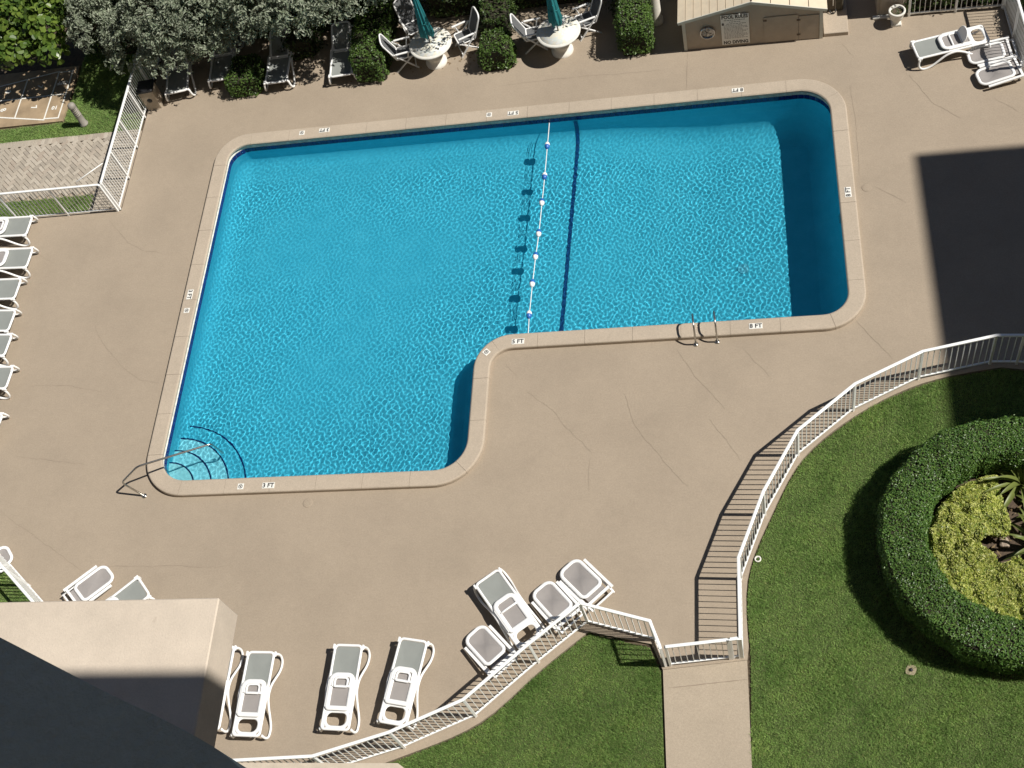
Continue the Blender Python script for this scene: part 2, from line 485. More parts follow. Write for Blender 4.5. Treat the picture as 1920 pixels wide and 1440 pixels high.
# ---------------------------------------------------------------- ground, deck, walkway, lawns
FENCE_H = 1.15
def rail(pts): return [G(x,y,FENCE_H).to_2d() for x,y in pts]
F_right = rail([(1387.7,1196),(1384.5,1045),(1431,921),(1495.4,806),(1603,719),(1730,658),(1868.7,628),(1921,627.7)]) + [Vector((6.9,13.95)), Vector((8.3,13.1))]
F_bot = [Vector((-12.6,5.42))] + rail([(424,1426),(584.5,1417.5),(728,1372.7),(867.6,1311.5),(990,1207),(1086.6,1130)])
F_ret = rail([(1086.6,1130),(1218,1163.5),(1237.6,1213)])
GATE_A, GATE_B = F_ret[-1], F_right[0]
def off(path, d):
    """offset an open path to its right by d"""
    out = []
    for i,p in enumerate(path):
        a = path[max(i-1,0)]; b = path[min(i+1,len(path)-1)]
        t1 = (p-a) if i else (b-p); t2 = (b-p) if i < len(path)-1 else (p-a)
        t1 = t1.normalized(); t2 = t2.normalized(); t = (t1+t2).normalized(); k = d/max(0.4,t.dot(t1))
        out.append(p+Vector((t.y,-t.x))*k)
    return out
def smooth_path(path, seg=6):
    out = []; n = len(path)
    for i in range(n-1):
        p0 = path[max(i-1,0)]; p1 = path[i]; p2 = path[i+1]; p3 = path[min(i+2,n-1)]
        for k in range(seg):
            t = k/seg
            out.append(0.5*((2*p1)+(p2-p0)*t+(2*p0-5*p1+4*p2-p3)*t*t+(3*p1-p0-3*p2+p3)*t*t*t))
    out.append(path[-1]); return out

M['lawn_soil'] = simple('lawn_thatch', (0.085,0.115,0.035), 0.95, 0.4, 12.0, bump=0.6, bscale=60)
mb = MB(); mb.poly([[(-400,-250),(400,-250),(400,500),(-400,500)], [tuple(p) for p in offset_pool(0.22)]], -0.075)
tag(mb.build('ground', M['soil']), 'dark soil under the lawns and beds', None, None, 'structure')

edge_r = smooth_path(off(F_right, 0.13), 5)          # deck edge beyond the right fence
edge_b = smooth_path(off(F_bot, 0.16), 5)
edge_ret = off(F_ret, 0.10)
deck = [Vector((-60,5.2)), Vector((-13.5,5.2))] + edge_b[:-1] + [F_ret[0]+Vector((0.03,-0.20))] + edge_ret[1:-1] + [GATE_A+Vector((-0.06,-0.08)), GATE_B+Vector((0.09,-0.06))] \
     + edge_r[1:] + [Vector((60,10)), Vector((60,24.95)), Vector((4.0,24.95)), Vector((4.0,60)), Vector((-17.06,60)), Vector((-17.06,20.66)), Vector((-60,20.62))]
# the corner cut off at the lower left, where a small lawn lies behind a fence
sw1, sw2 = G(0,1058,FENCE_H).to_2d(), G(61,1128,FENCE_H).to_2d()
d_sw = (sw2-sw1).normalized()
SW_A, SW_B = sw1 - d_sw*2.2, sw2 + d_sw*3.2
mb = MB(); hole = [tuple(p) for p in offset_pool(0.2)]
mb.poly([[tuple(p) for p in deck], hole], 0.0)
n = len(deck); vs = [(p.x,p.y,z) for z in (-0.08,0.0) for p in deck]
mb.add(vs, [(i,(i+1)%n,n+(i+1)%n,n+i) for i in range(n)])
deck_o = tag(mb.build('pool_deck', M['deck']), 'beige coated concrete deck round the pool', None, None, 'structure')
MB().prism([tuple(p) for p in (GATE_A+Vector((-0.055,-0.085)), Vector((-2.19,5.0)), Vector((-2.16,0)), Vector((-0.55,0)), Vector((-0.60,5.0)), GATE_B+Vector((0.085,-0.065)))], -0.08, -0.004) \
    .build('walkway', M['walk'])['kind'] = 'structure'
# expansion joint across the walkway
def crack_strip(name, pts, w, m, z=0.0035, jag=0.02, seed=1):
    r = random.Random(seed); P = [G(x,y,0).to_2d() for x,y in pts]; D = densify(P, 0.09, False)
    wob = Vector((0,0)); E_ = []
    for p in D:
        wob = wob*0.8+Vector((r.gauss(0,jag*0.45),r.gauss(0,jag*0.45))); E_.append(p+wob)
    D = E_; mb = MB(); vs = []
    for i,p in enumerate(D):
        t = (D[min(i+1,len(D)-1)]-D[max(i-1,0)]).normalized(); ww = w*(0.5+0.9*r.random())*min(1,0.35+min(i,len(D)-1-i)/4)
        vs += [(p.x-t.y*ww/2,p.y+t.x*ww/2,z),(p.x+t.y*ww/2,p.y-t.x*ww/2,z)]
    mb.add(vs, [(2*i,2*i+1,2*i+3,2*i+2) for i in range(len(D)-1)])
    return mb.build(name, m, deck_o)
cracks = [[(205,412),(240,455),(270,470),(300,475)], [(178,615),(200,655),(230,690),(262,712),(300,718)], [(0,958),(60,1000),(110,1035),(157,1072)],
 [(190,1064),(260,1060),(432,1060)], [(1575,78),(1600,108)], [(1705,140),(1750,195),(1803,223)], [(1593,160),(1600,192),(1612,330)], [(1860,183),(1922,215)],
 [(985,735),(1035,770),(1060,802),(1110,850)], [(1170,738),(1185,785),(1215,830),(1258,880),(1292,912)], [(1270,655),(1310,715),(1362,767)], [(1330,785),(1360,825),(1390,865)],
 [(1393,652),(1445,712)], [(1606,602),(1650,650),(1674,674)], [(948,683),(970,705)], [(60,470),(100,492)], [(55,725),(120,722),(190,735)], [(30,855),(90,862),(160,872)],
 [(1106,860),(1104,920)], [(1640,348),(1700,382)], 
  [(940,160),(1100,143),(1240,132)]]
for i,c in enumerate(cracks):
    crack_strip('crack', c, 0.008 if i in (2,3,5,9,10,13) else 0.006, M['crack'], seed=i)
for c in ([(1289,100),(1287,168)], [(1253,1290),(1402,1274)], [(1330,250),(1330,251)]):
    if c[0] != c[1][:0] and abs(c[0][1]-c[1][1]) > 2: crack_strip('joint', c, 0.012, M['crack'], jag=0.003, z=0.0036)

# lawns: soil sheet and grass blades
def grass_blades(name, loop, holes, dens, label, h=(0.035,0.07), seed=1, mat=None, parent=None, ztop=-0.03, tone=None, w=0.010):
    r = np.random.default_rng(seed)
    xs = [p[0] for p in loop]; ys = [p[1] for p in loop]; x0,x1,y0,y1 = min(xs),max(xs),min(ys),max(ys)
    nn = int((x1-x0)*(y1-y0)*dens); X = r.uniform(x0,x1,nn); Y = r.uniform(y0,y1,nn)
    k = inside([Vector(p) for p in loop], X, Y)
    for hl in holes: k &= ~inside([Vector(p) for p in hl], X, Y)
    X = X[k]; Y = Y[k]; nn = len(X); a = r.uniform(0,6.283,nn); hh = r.uniform(h[0],h[1],nn)
    clump = 0.75+0.35*np.sin(2.1*X+0.7*np.sin(1.7*Y))*np.sin(2.6*Y+1.1)+0.25*np.sin(5.3*X-3.1*Y); hh *= np.clip(clump,0.55,1.35)
    lean = r.uniform(0.2,1.0,nn)*hh; b = a+r.normal(0,0.6,nn)+1.57; ww = w*r.uniform(0.6,1.3,nn)
    V = np.zeros((nn,3,3)); dx = np.cos(a)*ww/2; dy = np.sin(a)*ww/2
    V[:,0] = np.stack([X-dx,Y-dy,np.full(nn,ztop)],-1); V[:,1] = np.stack([X+dx,Y+dy,np.full(nn,ztop)],-1)
    V[:,2] = np.stack([X+np.cos(b)*lean, Y+np.sin(b)*lean, ztop+hh],-1)
    o = np_mesh(name, V.reshape(-1,3), np.arange(nn*3).reshape(-1,3), mat or M['grass'], parent, tri=True)
    return tag(o, label, None, None, 'stuff')
def grass_material(name, a, b, c):
    N = Nodes(name); g = N.n('ShaderNodeNewGeometry')
    col = N.ramp(g.outputs['Random Per Island'], [(0.0,a),(0.5,b),(0.93,c),(1.0,(0.34,0.31,0.13))])
    f = N.noise(g.outputs['Position'], 1.1, 5, 0.65); f2 = N.noise(g.outputs['Position'], 7.0, 3)
    col = N.mix(1.0, col, N.ramp(f, [(0.3,(0.66,0.76,0.64)),(0.5,(1,1,1)),(0.72,(1.2,1.14,1.06))]), 'MULTIPLY')
    col = N.mix(1.0, col, N.ramp(f2, [(0.3,0.78),(0.7,1.2)]), 'MULTIPLY')
    N.base(col); N.set(Roughness=0.6, Specular_IOR_Level=0.25)
    tr = N.n('ShaderNodeBsdfTranslucent'); N.l(col, tr.inputs[0]); mx = N.n('ShaderNodeMixShader'); mx.inputs[0].default_value = 0.2
    N.l(N.b.outputs[0], mx.inputs[1]); N.l(tr.outputs[0], mx.inputs[2]); N.l(mx.outputs[0], N.out.inputs[0])
    return N.m
M['grass'] = grass_material('grass_blade', (0.185,0.315,0.080),(0.262,0.412,0.115),(0.375,0.490,0.175))
M['grass_deep'] = grass_material('grass_blade_deep', (0.145,0.255,0.064),(0.205,0.335,0.088),(0.295,0.405,0.135))

lawn_r = [tuple(p) for p in [GATE_B+Vector((0.16,-0.06)), *[q for q in off(edge_r, 0.03)], Vector((9.5,12)), Vector((9.5,3)), Vector((-0.585,3)), Vector((-0.625,5.4))]]
MB().poly([lawn_r], -0.045).build('lawn_ground', M['lawn_soil'])['kind'] = 'structure'
lawn_b = [tuple(p) for p in off(edge_b, 0.03)[4:]+[F_ret[0]+Vector((0.03,-0.24))]+[p+Vector((-0.05,-0.06)) for p in edge_ret[1:-1]]+[GATE_A+Vector((-0.10,-0.12)), Vector((-2.23,5.0)), Vector((-2.2,3)), Vector((-9.0,3))]]
MB().poly([lawn_b], -0.045).build('lawn_ground', M['lawn_soil'])['kind'] = 'structure'
for o in (bpy.data.objects['lawn_ground'],): tag(o, 'earth under the lawn right of the walkway')
tag(bpy.data.objects['lawn_ground.001'], 'earth under the small lawn left of the walkway')

# ---------------------------------------------------------------- building: parts of the tower the camera looks out from
M['stucco'] = simple('stucco_cream', (0.585,0.505,0.415), 0.9, 0.10, 1.3, bump=0.7, bscale=55)
def worn_stucco(name, base, spot, ss, th):
    N = Nodes(name); c = N.coord('World')
    col = N.ramp(N.noise(c, 2.2, 5, 0.65), [(0.3,tuple(x*0.90 for x in base)),(0.7,tuple(x*1.06 for x in base))])
    col = N.mix(1.0, col, N.ramp(N.noise(c, 46.0, 4, 0.7), [(0.3,0.93),(0.7,1.05)]), 'MULTIPLY')
    col = N.mix(N.ramp(N.noise(c, ss, 3, 0.5), [(th,0.0),(th+0.04,0.55)]), col, spot)          # old stains and chips
    col = N.mix(N.ramp(N.noise(c, ss*0.35, 6, 0.75), [(0.60,0.0),(0.75,0.22)]), col, spot)
    N.base(col); N.set(Roughness=0.9, Specular_IOR_Level=0.3); N.bump(N.noise(c, 60.0, 4, 0.7), 0.7, 0.006); return N.m
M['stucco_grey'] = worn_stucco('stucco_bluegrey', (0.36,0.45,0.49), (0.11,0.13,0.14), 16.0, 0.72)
M['stucco_roof'] = worn_stucco('stucco_roof_cream', (0.585,0.505,0.415), (0.40,0.33,0.26), 5.0, 0.70)
M['slab'] = simple('concrete_slab_rough', (0.52,0.45,0.36), 0.9, 0.10, 5.0, bump=1.0, bscale=30)
bld = empty('apartment_tower', (0,-2,0), 0, 'cream apartment tower whose roof slab and ledge jut in at lower left', 'building')
def bpart(name, mb, m): 
    o = mb.build(name, m); o.parent = bld; o.matrix_parent_inverse = Matrix.Translation((0,2,0)); return o
# cream roof slab with bevelled rim
mb = MB(); mb.bbox((-15.08,-1.03,13.775), (20.0,9.94,0.45), 0.012); bpart('lower_roof', mb, M['stucco_roof'])
mb = MB(); mb.prism([(-12.5,0),(-12.5,5.03),(-6.62,5.06),(-6.50,4.98),(-6.47,4.85),(-6.47,0)], 2.75, 3.0); bpart('entrance_canopy', mb, M['slab'])
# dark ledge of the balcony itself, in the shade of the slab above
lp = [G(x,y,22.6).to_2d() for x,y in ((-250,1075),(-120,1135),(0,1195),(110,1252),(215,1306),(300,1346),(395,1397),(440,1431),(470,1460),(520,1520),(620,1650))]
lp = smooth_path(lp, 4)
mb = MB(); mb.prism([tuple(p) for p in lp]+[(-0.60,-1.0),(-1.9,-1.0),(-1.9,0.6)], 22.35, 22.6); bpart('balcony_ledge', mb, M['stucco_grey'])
mb = MB(); mb.box((2.0,-1.6,26.2), (13.0,8.82,0.4)); bpart('upper_slab', mb, M['stucco'])
mb = MB(); mb.box((-5.0,-11.0,31.0), (90,18.0,62.0)); bpart('facade', mb, M['stucco'])  # unseen facade, made taller and wider to block sky light
mb = MB(); mb.box((-21.0,0.6,6.7), (16,5.6,13.4)); bpart('lower_wing', mb, M['stucco'])
mb = MB(); mb.box((-9.5,-0.5,1.37), (5.6,3.0,2.74)); bpart('entrance_wall', mb, M['stucco'])
# tower to the east: stands outside the picture, its shadow lies on the deck and lawn
h = 22.0; cot = 1/math.tan(R_(SUN_EL)); x_e = 3.80+h*cot*math.cos(R_(SUN_AZ)); dy = h*cot*math.sin(R_(SUN_AZ))
et = empty('stair_tower', (x_e+4, 16.0, 0), 0, 'tall cream stair tower east of the pool, casting its shadow on the deck', 'building')
mb = MB(); mb.box((0,(20.24+12.72)/2+dy-16.0,h/2), (8.0,20.24-12.72,h)); mb.build('wall', M['stucco'], et)
mb = MB(); mb.box((0.1,(20.24+12.72)/2+dy-16.0,h+0.05), (7.7,7.2,0.1)); mb.build('roof', M['slab'], et)

nb = empty('sky_block_tower', (58,15,0), 0, 'added unseen block east of the stair tower, holding back sky light', 'building')  # block added out of view to cut sky light from the east
mb = MB(); mb.box((0,0,18.0), (18,90,36.0)); mb.build('wall', M['stucco'], nb)
mb = MB(); mb.box((0,0,36.1), (18.4,90.4,0.25)); mb.build('roof', M['slab'], nb)

# ---------------------------------------------------------------- fences
M['white_paint'] = simple('white_powder_coat', (0.86,0.87,0.86), 0.35, 0.04, 5.0)
picket_me = MB().box((0,0,0.5), (0.016,0.016,1.0)).mesh('picket', M['white_paint'])
post_me = MB().bbox((0,0,0.5), (0.055,0.055,1.0), 0.004).mesh('post', M['white_paint'])
def fence(path, label, posts=None, space=0.125, h=FENCE_H, z0=0.0, name='picket_fence', group='white metal picket fences', skip_end=False, rail_w=0.062, bottom=0.09):
    c = path[0]; root = empty(name, (c.x,c.y,z0), 0, label, 'fence', group)
    L = [p-c for p in path]
    for i,p in enumerate(L):
        if (posts is None or i in posts) and not (skip_end and i == len(L)-1):
            o = bpy.data.objects.new('post', post_me); o.location = (p.x,p.y,0)
            d = (L[min(i+1,len(L)-1)]-L[max(i-1,0)]); o.rotation_euler.z = math.atan2(d.y,d.x); o.scale.z = h-0.03; link(o, root)
    MB().sweep([Vector((p.x,p.y,h)) for p in L], [(-rail_w/2,-0.035),(-rail_w/2,-0.006),(-rail_w/2+0.012,0.0),(rail_w/2-0.012,0.0),(rail_w/2,-0.006),(rail_w/2,-0.035)]).build('top_rail', M['white_paint'], root)
    MB().sweep([Vector((p.x,p.y,bottom)) for p in L], [(-0.018,-0.018),(-0.018,0.018),(0.018,0.018),(0.018,-0.018)]).build('bottom_rail', M['white_paint'], root)
    for i in range(len(L)-1):
        a, b = L[i], L[i+1]; d = (b-a).length; k = max(1,int(round(d/space)))
        for j in range(1,k):
            q = a.lerp(b, j/k); o = bpy.data.objects.new('picket', picket_me)
            o.location = (q.x,q.y,bottom); o.scale.z = h-0.03-bottom; o.rotation_euler.z = math.atan2((b-a).y,(b-a).x); link(o, root)
    return root
fence(F_right, 'white picket fence curving round the right lawn from gate to shadow')
fence(F_bot, 'white picket fence along the lower deck edge below the folded chairs', skip_end=True)
fence(F_ret, 'short white picket fence stepping down from its apex to the gate')
# gate between the two fences
gd = (GATE_B-GATE_A); gl = gd.length; gdir = gd.normalized()
gate = fence([GATE_A+gdir*0.10, GATE_A+gdir*(gl-0.24)], 'white picket gate at the head of the walkway', space=0.115, name='picket_gate', group=None, h=FENCE_H-0.01)
gate['category'] = 'gate'
MB().bar(Vector((gdir.x*(gl-0.36),gdir.y*(gl-0.36)-0.03,0.92)), Vector((gdir.x*(gl-0.30),gdir.y*(gl-0.30)-0.03,1.20)), 0.03, 0.02).build('latch', M['white_paint'], gate)
gp = fence([GATE_A+gdir*(gl-0.19), GATE_B+Vector((-0.05,0))], 'narrow white latch post pair right of the gate', space=0.3, name='latch_post', group=None); gp['category'] = 'post'
# north-west fence: two runs meeting at a corner
NWc = Vector((-17.10,20.70))
NW_n = [NWc+Vector((0,0.01))]+[Vector((-17.10,20.70+k*1.12)) for k in range(1,6)]
fence(NW_n, 'white picket fence running up beside the paved path at upper left', space=0.105)
NW_w = [Vector((-17.16,20.66))]+[Vector((-17.10-k*1.55,20.66)) for k in range(1,4)]
fence(NW_w, 'white picket fence behind the row of loungers at left edge', space=0.115)
# gate stay: thin brace
a = G(143,341,FENCE_H-0.02); b = G(192.5,306,FENCE_H-0.02)
br = MB().tube([Vector((0,0,0)), b-a], 0.014, 6).build('fence_brace', M['white_paint']); br.location = a
tag(br, 'thin white diagonal brace between the two upper left fence runs', 'brace')
fence([SW_A, SW_A.lerp(SW_B,0.34), SW_A.lerp(SW_B,0.67), SW_B], 'white picket fence cut off by the left edge above the roof slab')
# north-east fence
NE1 = [Vector((4.16,24.84)), Vector((5.30,24.81)), Vector((6.43,24.78))]
fence(NE1, 'white picket fence in front of the dark hedge at upper right', h=1.2)
NE2 = [Vector((6.46,24.74)), Vector((6.52,23.6)), Vector((6.58,22.50))]
fence(NE2, 'white picket fence seen on its shaded side at upper right corner', h=1.2, space=0.10)
fence([Vector((6.66,22.48)), Vector((8.2,22.35))], 'white picket fence leaving the frame right of the folded chairs')
# ---------------------------------------------------------------- pool fittings
M['steel'] = simple('stainless_steel', (0.52,0.51,0.48), 0.28, 0.1, 8.0, metallic=1.0)
M['black'] = simple('black_paint', (0.012,0.012,0.014), 0.5, 0.2)
M['ceramic'] = simple('white_ceramic', (0.78,0.77,0.72), 0.35, 0.05)
M['rope'] = simple('white_rope', (0.74,0.76,0.76), 0.8, 0.1, 40.0)
M['float_blue'] = simple('float_blue', (0.03,0.14,0.46), 0.35, 0.1)
M['white_plastic'] = simple('white_resin', (0.86,0.86,0.85), 0.38, 0.03, 4.0)
M['sling'] = simple('sling_grey', (0.255,0.270,0.255), 0.8, 0.05, 3.0, bump=0.3, bscale=350)
M['sling_warm'] = simple('sling_taupe', (0.300,0.278,0.266), 0.8, 0.05, 3.0, bump=0.3, bscale=350)
M['sling_dark'] = simple('sling_charcoal', (0.120,0.125,0.130), 0.8, 0.08, 3.0, bump=0.3, bscale=350)

_font_cache = {}
def text_mesh(body, size, m, thick=0.0, bold=0.0, align='CENTER'):
    key = (body,size,m.name,bold,align)
    if key in _font_cache: return _font_cache[key]
    cu = bpy.data.curves.new('lettering','FONT'); cu.body = body; cu.size = size; cu.align_x = align; cu.align_y = 'CENTER'
    cu.offset = bold; cu.resolution_u = 2
    ob = bpy.data.objects.new('lettering', cu); COL.objects.link(ob)
    me = bpy.data.meshes.new_from_object(ob.evaluated_get(bpy.context.evaluated_depsgraph_get()))
    bpy.data.objects.remove(ob); bpy.data.curves.remove(cu)
    me.name = 'lettering'; me.materials.clear(); me.materials.append(m); _font_cache[key] = me
    return me
def ring_mesh(mb, c, r0, r1, z, n=24):
    vs = []
    for k in range(n):
        a = 2*math.pi*k/n
        vs += [(c[0]+r0*math.cos(a),c[1]+r0*math.sin(a),z),(c[0]+r1*math.cos(a),c[1]+r1*math.sin(a),z)]
    mb.add(vs, [(2*k,2*k+1,2*((k+1)%n)+1,2*((k+1)%n)) for k in range(n)])
nd = MB(); ring_mesh(nd, (0,0), 0.040, 0.052, 0.0)
nd.add([(-0.034,0.026,0),(-0.026,0.034,0),(0.034,-0.026,0),(0.026,-0.034,0)], [(0,2,1),(0,3,2)])
nd.add([(-0.012,-0.03,0),(0.0,-0.034,0),(0.018,0.016,0),(0.008,0.02,0)], [(0,1,2,3)])
nd.add([(-0.03,0.004,0),(-0.026,-0.006,0),(0.02,0.018,0),(0.016,0.028,0)], [(0,1,2,3)])
ring_mesh(nd, (0.024,0.030), 0.0, 0.009, 0.0, 10)
nd_me = nd.mesh('no_diving_symbol', M['black'])
mark_me = MB().bbox((0,0,0), (0.30,0.150,0.012), 0.003).mesh('depth_marker', M['ceramic'])
sym_me = MB().bbox((0,0,0), (0.150,0.150,0.012), 0.003).mesh('symbol_tile', M['ceramic'])
COP_Z = 0.124
def marker(px, py, body, rot):
    p = G(px,py,COP_Z+0.004)
    o = bpy.data.objects.new('depth_marker' if body else 'symbol_tile', mark_me if body else sym_me); o.location = (p.x,p.y,COP_Z+0.0005); o.rotation_euler.z = R_(rot); link(o, pool)
    me = text_mesh(body, 0.150, M['black'], bold=0.004) if body else nd_me
    t = bpy.data.objects.new('lettering' if body else 'no_diving_symbol', me); t.location = (0,-0.004 if body else 0,0.0085); link(t, o)
for a in ((608,244,'3 FT',180),(962,212,'5 FT',180),(1383,169,'8 FT',180),(1590,360,'8 FT',90),(1417,611,'8 FT',0),(971,640,'5 FT',0),(503,910,'3 FT',0),(356,552,'3 FT',-90),
          (566,249,None,180),(917,215,None,180),(912,660,None,45),(451,912,None,0),(350,582,None,-90)): marker(*a)

# lane rope with two-coloured floats
rp0 = G(1029.5,226,-0.16); rp0.y = 22.58; rp1 = G(988,630,-0.09); rp1.y = 15.73
rope = empty('float_rope', (rp0.x,rp0.y,WATER_Z), 0, 'white rope with blue and white floats across the pool', 'rope')
fl_px = [(1026,273),(1021,330),(1016,379),(1010,437),(1004,480),(998,531),(992,590)]
fpts = [G(x,y,WATER_Z+0.03) for x,y in fl_px]
path = [rp0, *[p-Vector((0,0,0.01)) for p in fpts], rp1]; pp = []
for a,b in zip(path[:-1],path[1:]):
    for k in range(12):
        t = k/12; q = a.lerp(b,t); q.z = WATER_Z+0.018-0.012*math.sin(math.pi*t); pp.append(q)
pp.append(rp1); org = Vector((rp0.x,rp0.y,WATER_Z))
MB().tube([p-org for p in pp], 0.012, 6).build('rope', M['rope'], rope)
for i,p in enumerate(fpts):
    flip = -1 if i in (2,3,4,5) else 1       # which half lies towards the camera
    d = (path[i+2]-path[i]); d.z = 0; d.normalize()
    prof_ = [(0.001,-0.115),(0.036,-0.105),(0.062,-0.065),(0.070,-0.02),(0.070,0.0)]
    def half(sg):
        mb = MB(); pts = [Vector((0,0,0))+d*(z*sg) for r,z in prof_]; mb.tube(pts, [r for r,z in prof_], 14, caps=True); return mb
    f = half(1).build('float', M['white_plastic'] if flip > 0 else M['float_blue'], rope); f.location = p-org
    g_ = half(-1).build('float_half', M['float_blue'] if flip > 0 else M['white_plastic'], f)

# curved grab rail at the steps
b0 = G(271,930,0); hr = empty('pool_handrail', b0, 0, 'bent steel handrail over the corner steps', 'handrail')
def bent(pts, r=0.10, seg=6):
    pts = [Vector(p) for p in pts]; out = [pts[0]]
    for i in range(1,len(pts)-1):
        a = (pts[i-1]-pts[i]).normalized(); b = (pts[i+1]-pts[i]).normalized()
        s = pts[i]+a*r; e = pts[i]+b*r
        for k in range(seg+1):
            t = k/seg; out.append((1-t)**2*s+2*t*(1-t)*pts[i]+t*t*e)
    out.append(pts[-1]); return out
e1 = G(228,905,0.55); e2 = G(257,875,0.86); e3 = G(396,832,0.50); e4 = G(418,849,-0.15); e5 = G(421,852,-0.55)
ax = Vector((1,0.31,0)).normalized()
hpts = [Vector((0,0,0)), e1-b0, e2-b0, e3-b0, e4-b0, e5-b0]
MB().tube(bent(hpts), 0.024, 10).build('rail', M['steel'], hr)
MB().lathe([(0.065,0.0),(0.065,0.012),(0.035,0.03),(0.025,0.03)], (0,0,0.001), 16).build('escutcheon', M['steel'], hr)

# ladder
l1 = G(1305,646,0); l2 = G(1345,641,0); lm = (l1+l2)/2
lad = empty('pool_ladder', lm, math.atan2((l2-l1).y,(l2-l1).x), 'steel ladder with two arched rails at the deep end', 'ladder')
hw = (l2-l1).length/2
for s in (-1,1):
    pr = [(s*hw,0,0),(s*hw,0.0,0.34),(s*hw,0.14,0.60),(s*hw,0.46,0.60),(s*hw,0.56,0.34),(s*hw,0.56,-1.10)]
    MB().tube(bent(pr,0.11), 0.022, 10).build('rail', M['steel'], lad)
    MB().lathe([(0.060,0.0),(0.060,0.012),(0.032,0.03),(0.023,0.03)], (s*hw,0,0.001), 16).build('escutcheon', M['steel'], lad)
for z in (-0.33,-0.63,-0.93):
    MB().box((0,0.56,z), (2*hw,0.08,0.03)).build('tread', M['white_plastic'], lad)

# skimmer lids let into the deck
for px,t in (((577,943),'faint round skimmer lid in the deck below the pool edge'),((1625,352),'faint round skimmer lid in the deck right of the eight foot marker')):
    p = G(*px,0); o = MB().lathe([(0.115,0.0),(0.115,0.004),(0.105,0.006),(0.0,0.006)], (0,0,0), 24).build('skimmer_lid', M['deck']); o.location = (p.x,p.y,0.001); tag(o, t, 'lid', 'skimmer lids')
# ---------------------------------------------------------------- loungers
def rr_loop(x0,x1,y0,y1,r,z,seg=5, rx=None):
    """rounded rectangle as a closed list of points (radius r at x0 end, rx at the x1 end)"""
    rx = r if rx is None else rx; out = []
    for cx,cy,a0,rad in ((x0+r,y0+r,180,r),(x1-rx,y0+rx,270,rx),(x1-rx,y1-rx,0,rx),(x0+r,y1-r,90,r)):
        for k in range(seg+1):
            a = R_(a0+90*k/seg); out.append(Vector((cx+rad*math.cos(a), cy+rad*math.sin(a), z)))
    return out
def sling_sheet(loop, z, sag=0.015, m=None):
    c = sum(loop,Vector())/len(loop); n = len(loop); vs = []
    for f,dz in ((1.0,0.0),(0.66,-sag*0.7),(0.3,-sag)):
        vs += [Vector((c.x+(p.x-c.x)*f, c.y+(p.y-c.y)*f, p.z+dz)) for p in loop]
    vs.append(Vector((c.x,c.y,c.z-sag))); fs = []
    for k in range(2):
        for i in range(n): j = (i+1)%n; fs.append((k*n+i,k*n+j,(k+1)*n+j,(k+1)*n+i))
    fs += [(2*n+i,2*n+(i+1)%n,3*n) for i in range(n)]
    mb = MB(); mb.add(vs, fs, True); return mb
LEGP = [(0.03,0.335),(0.0,0.24),(0.01,0.12),(0.09,0.035),(0.22,0.022),(0.38,0.075),(0.56,0.19),(0.74,0.295),(0.92,0.335),(1.06,0.325),(1.24,0.245),(1.42,0.13),(1.58,0.04),(1.72,0.022),(1.85,0.06),(1.90,0.18),(1.885,0.33)]
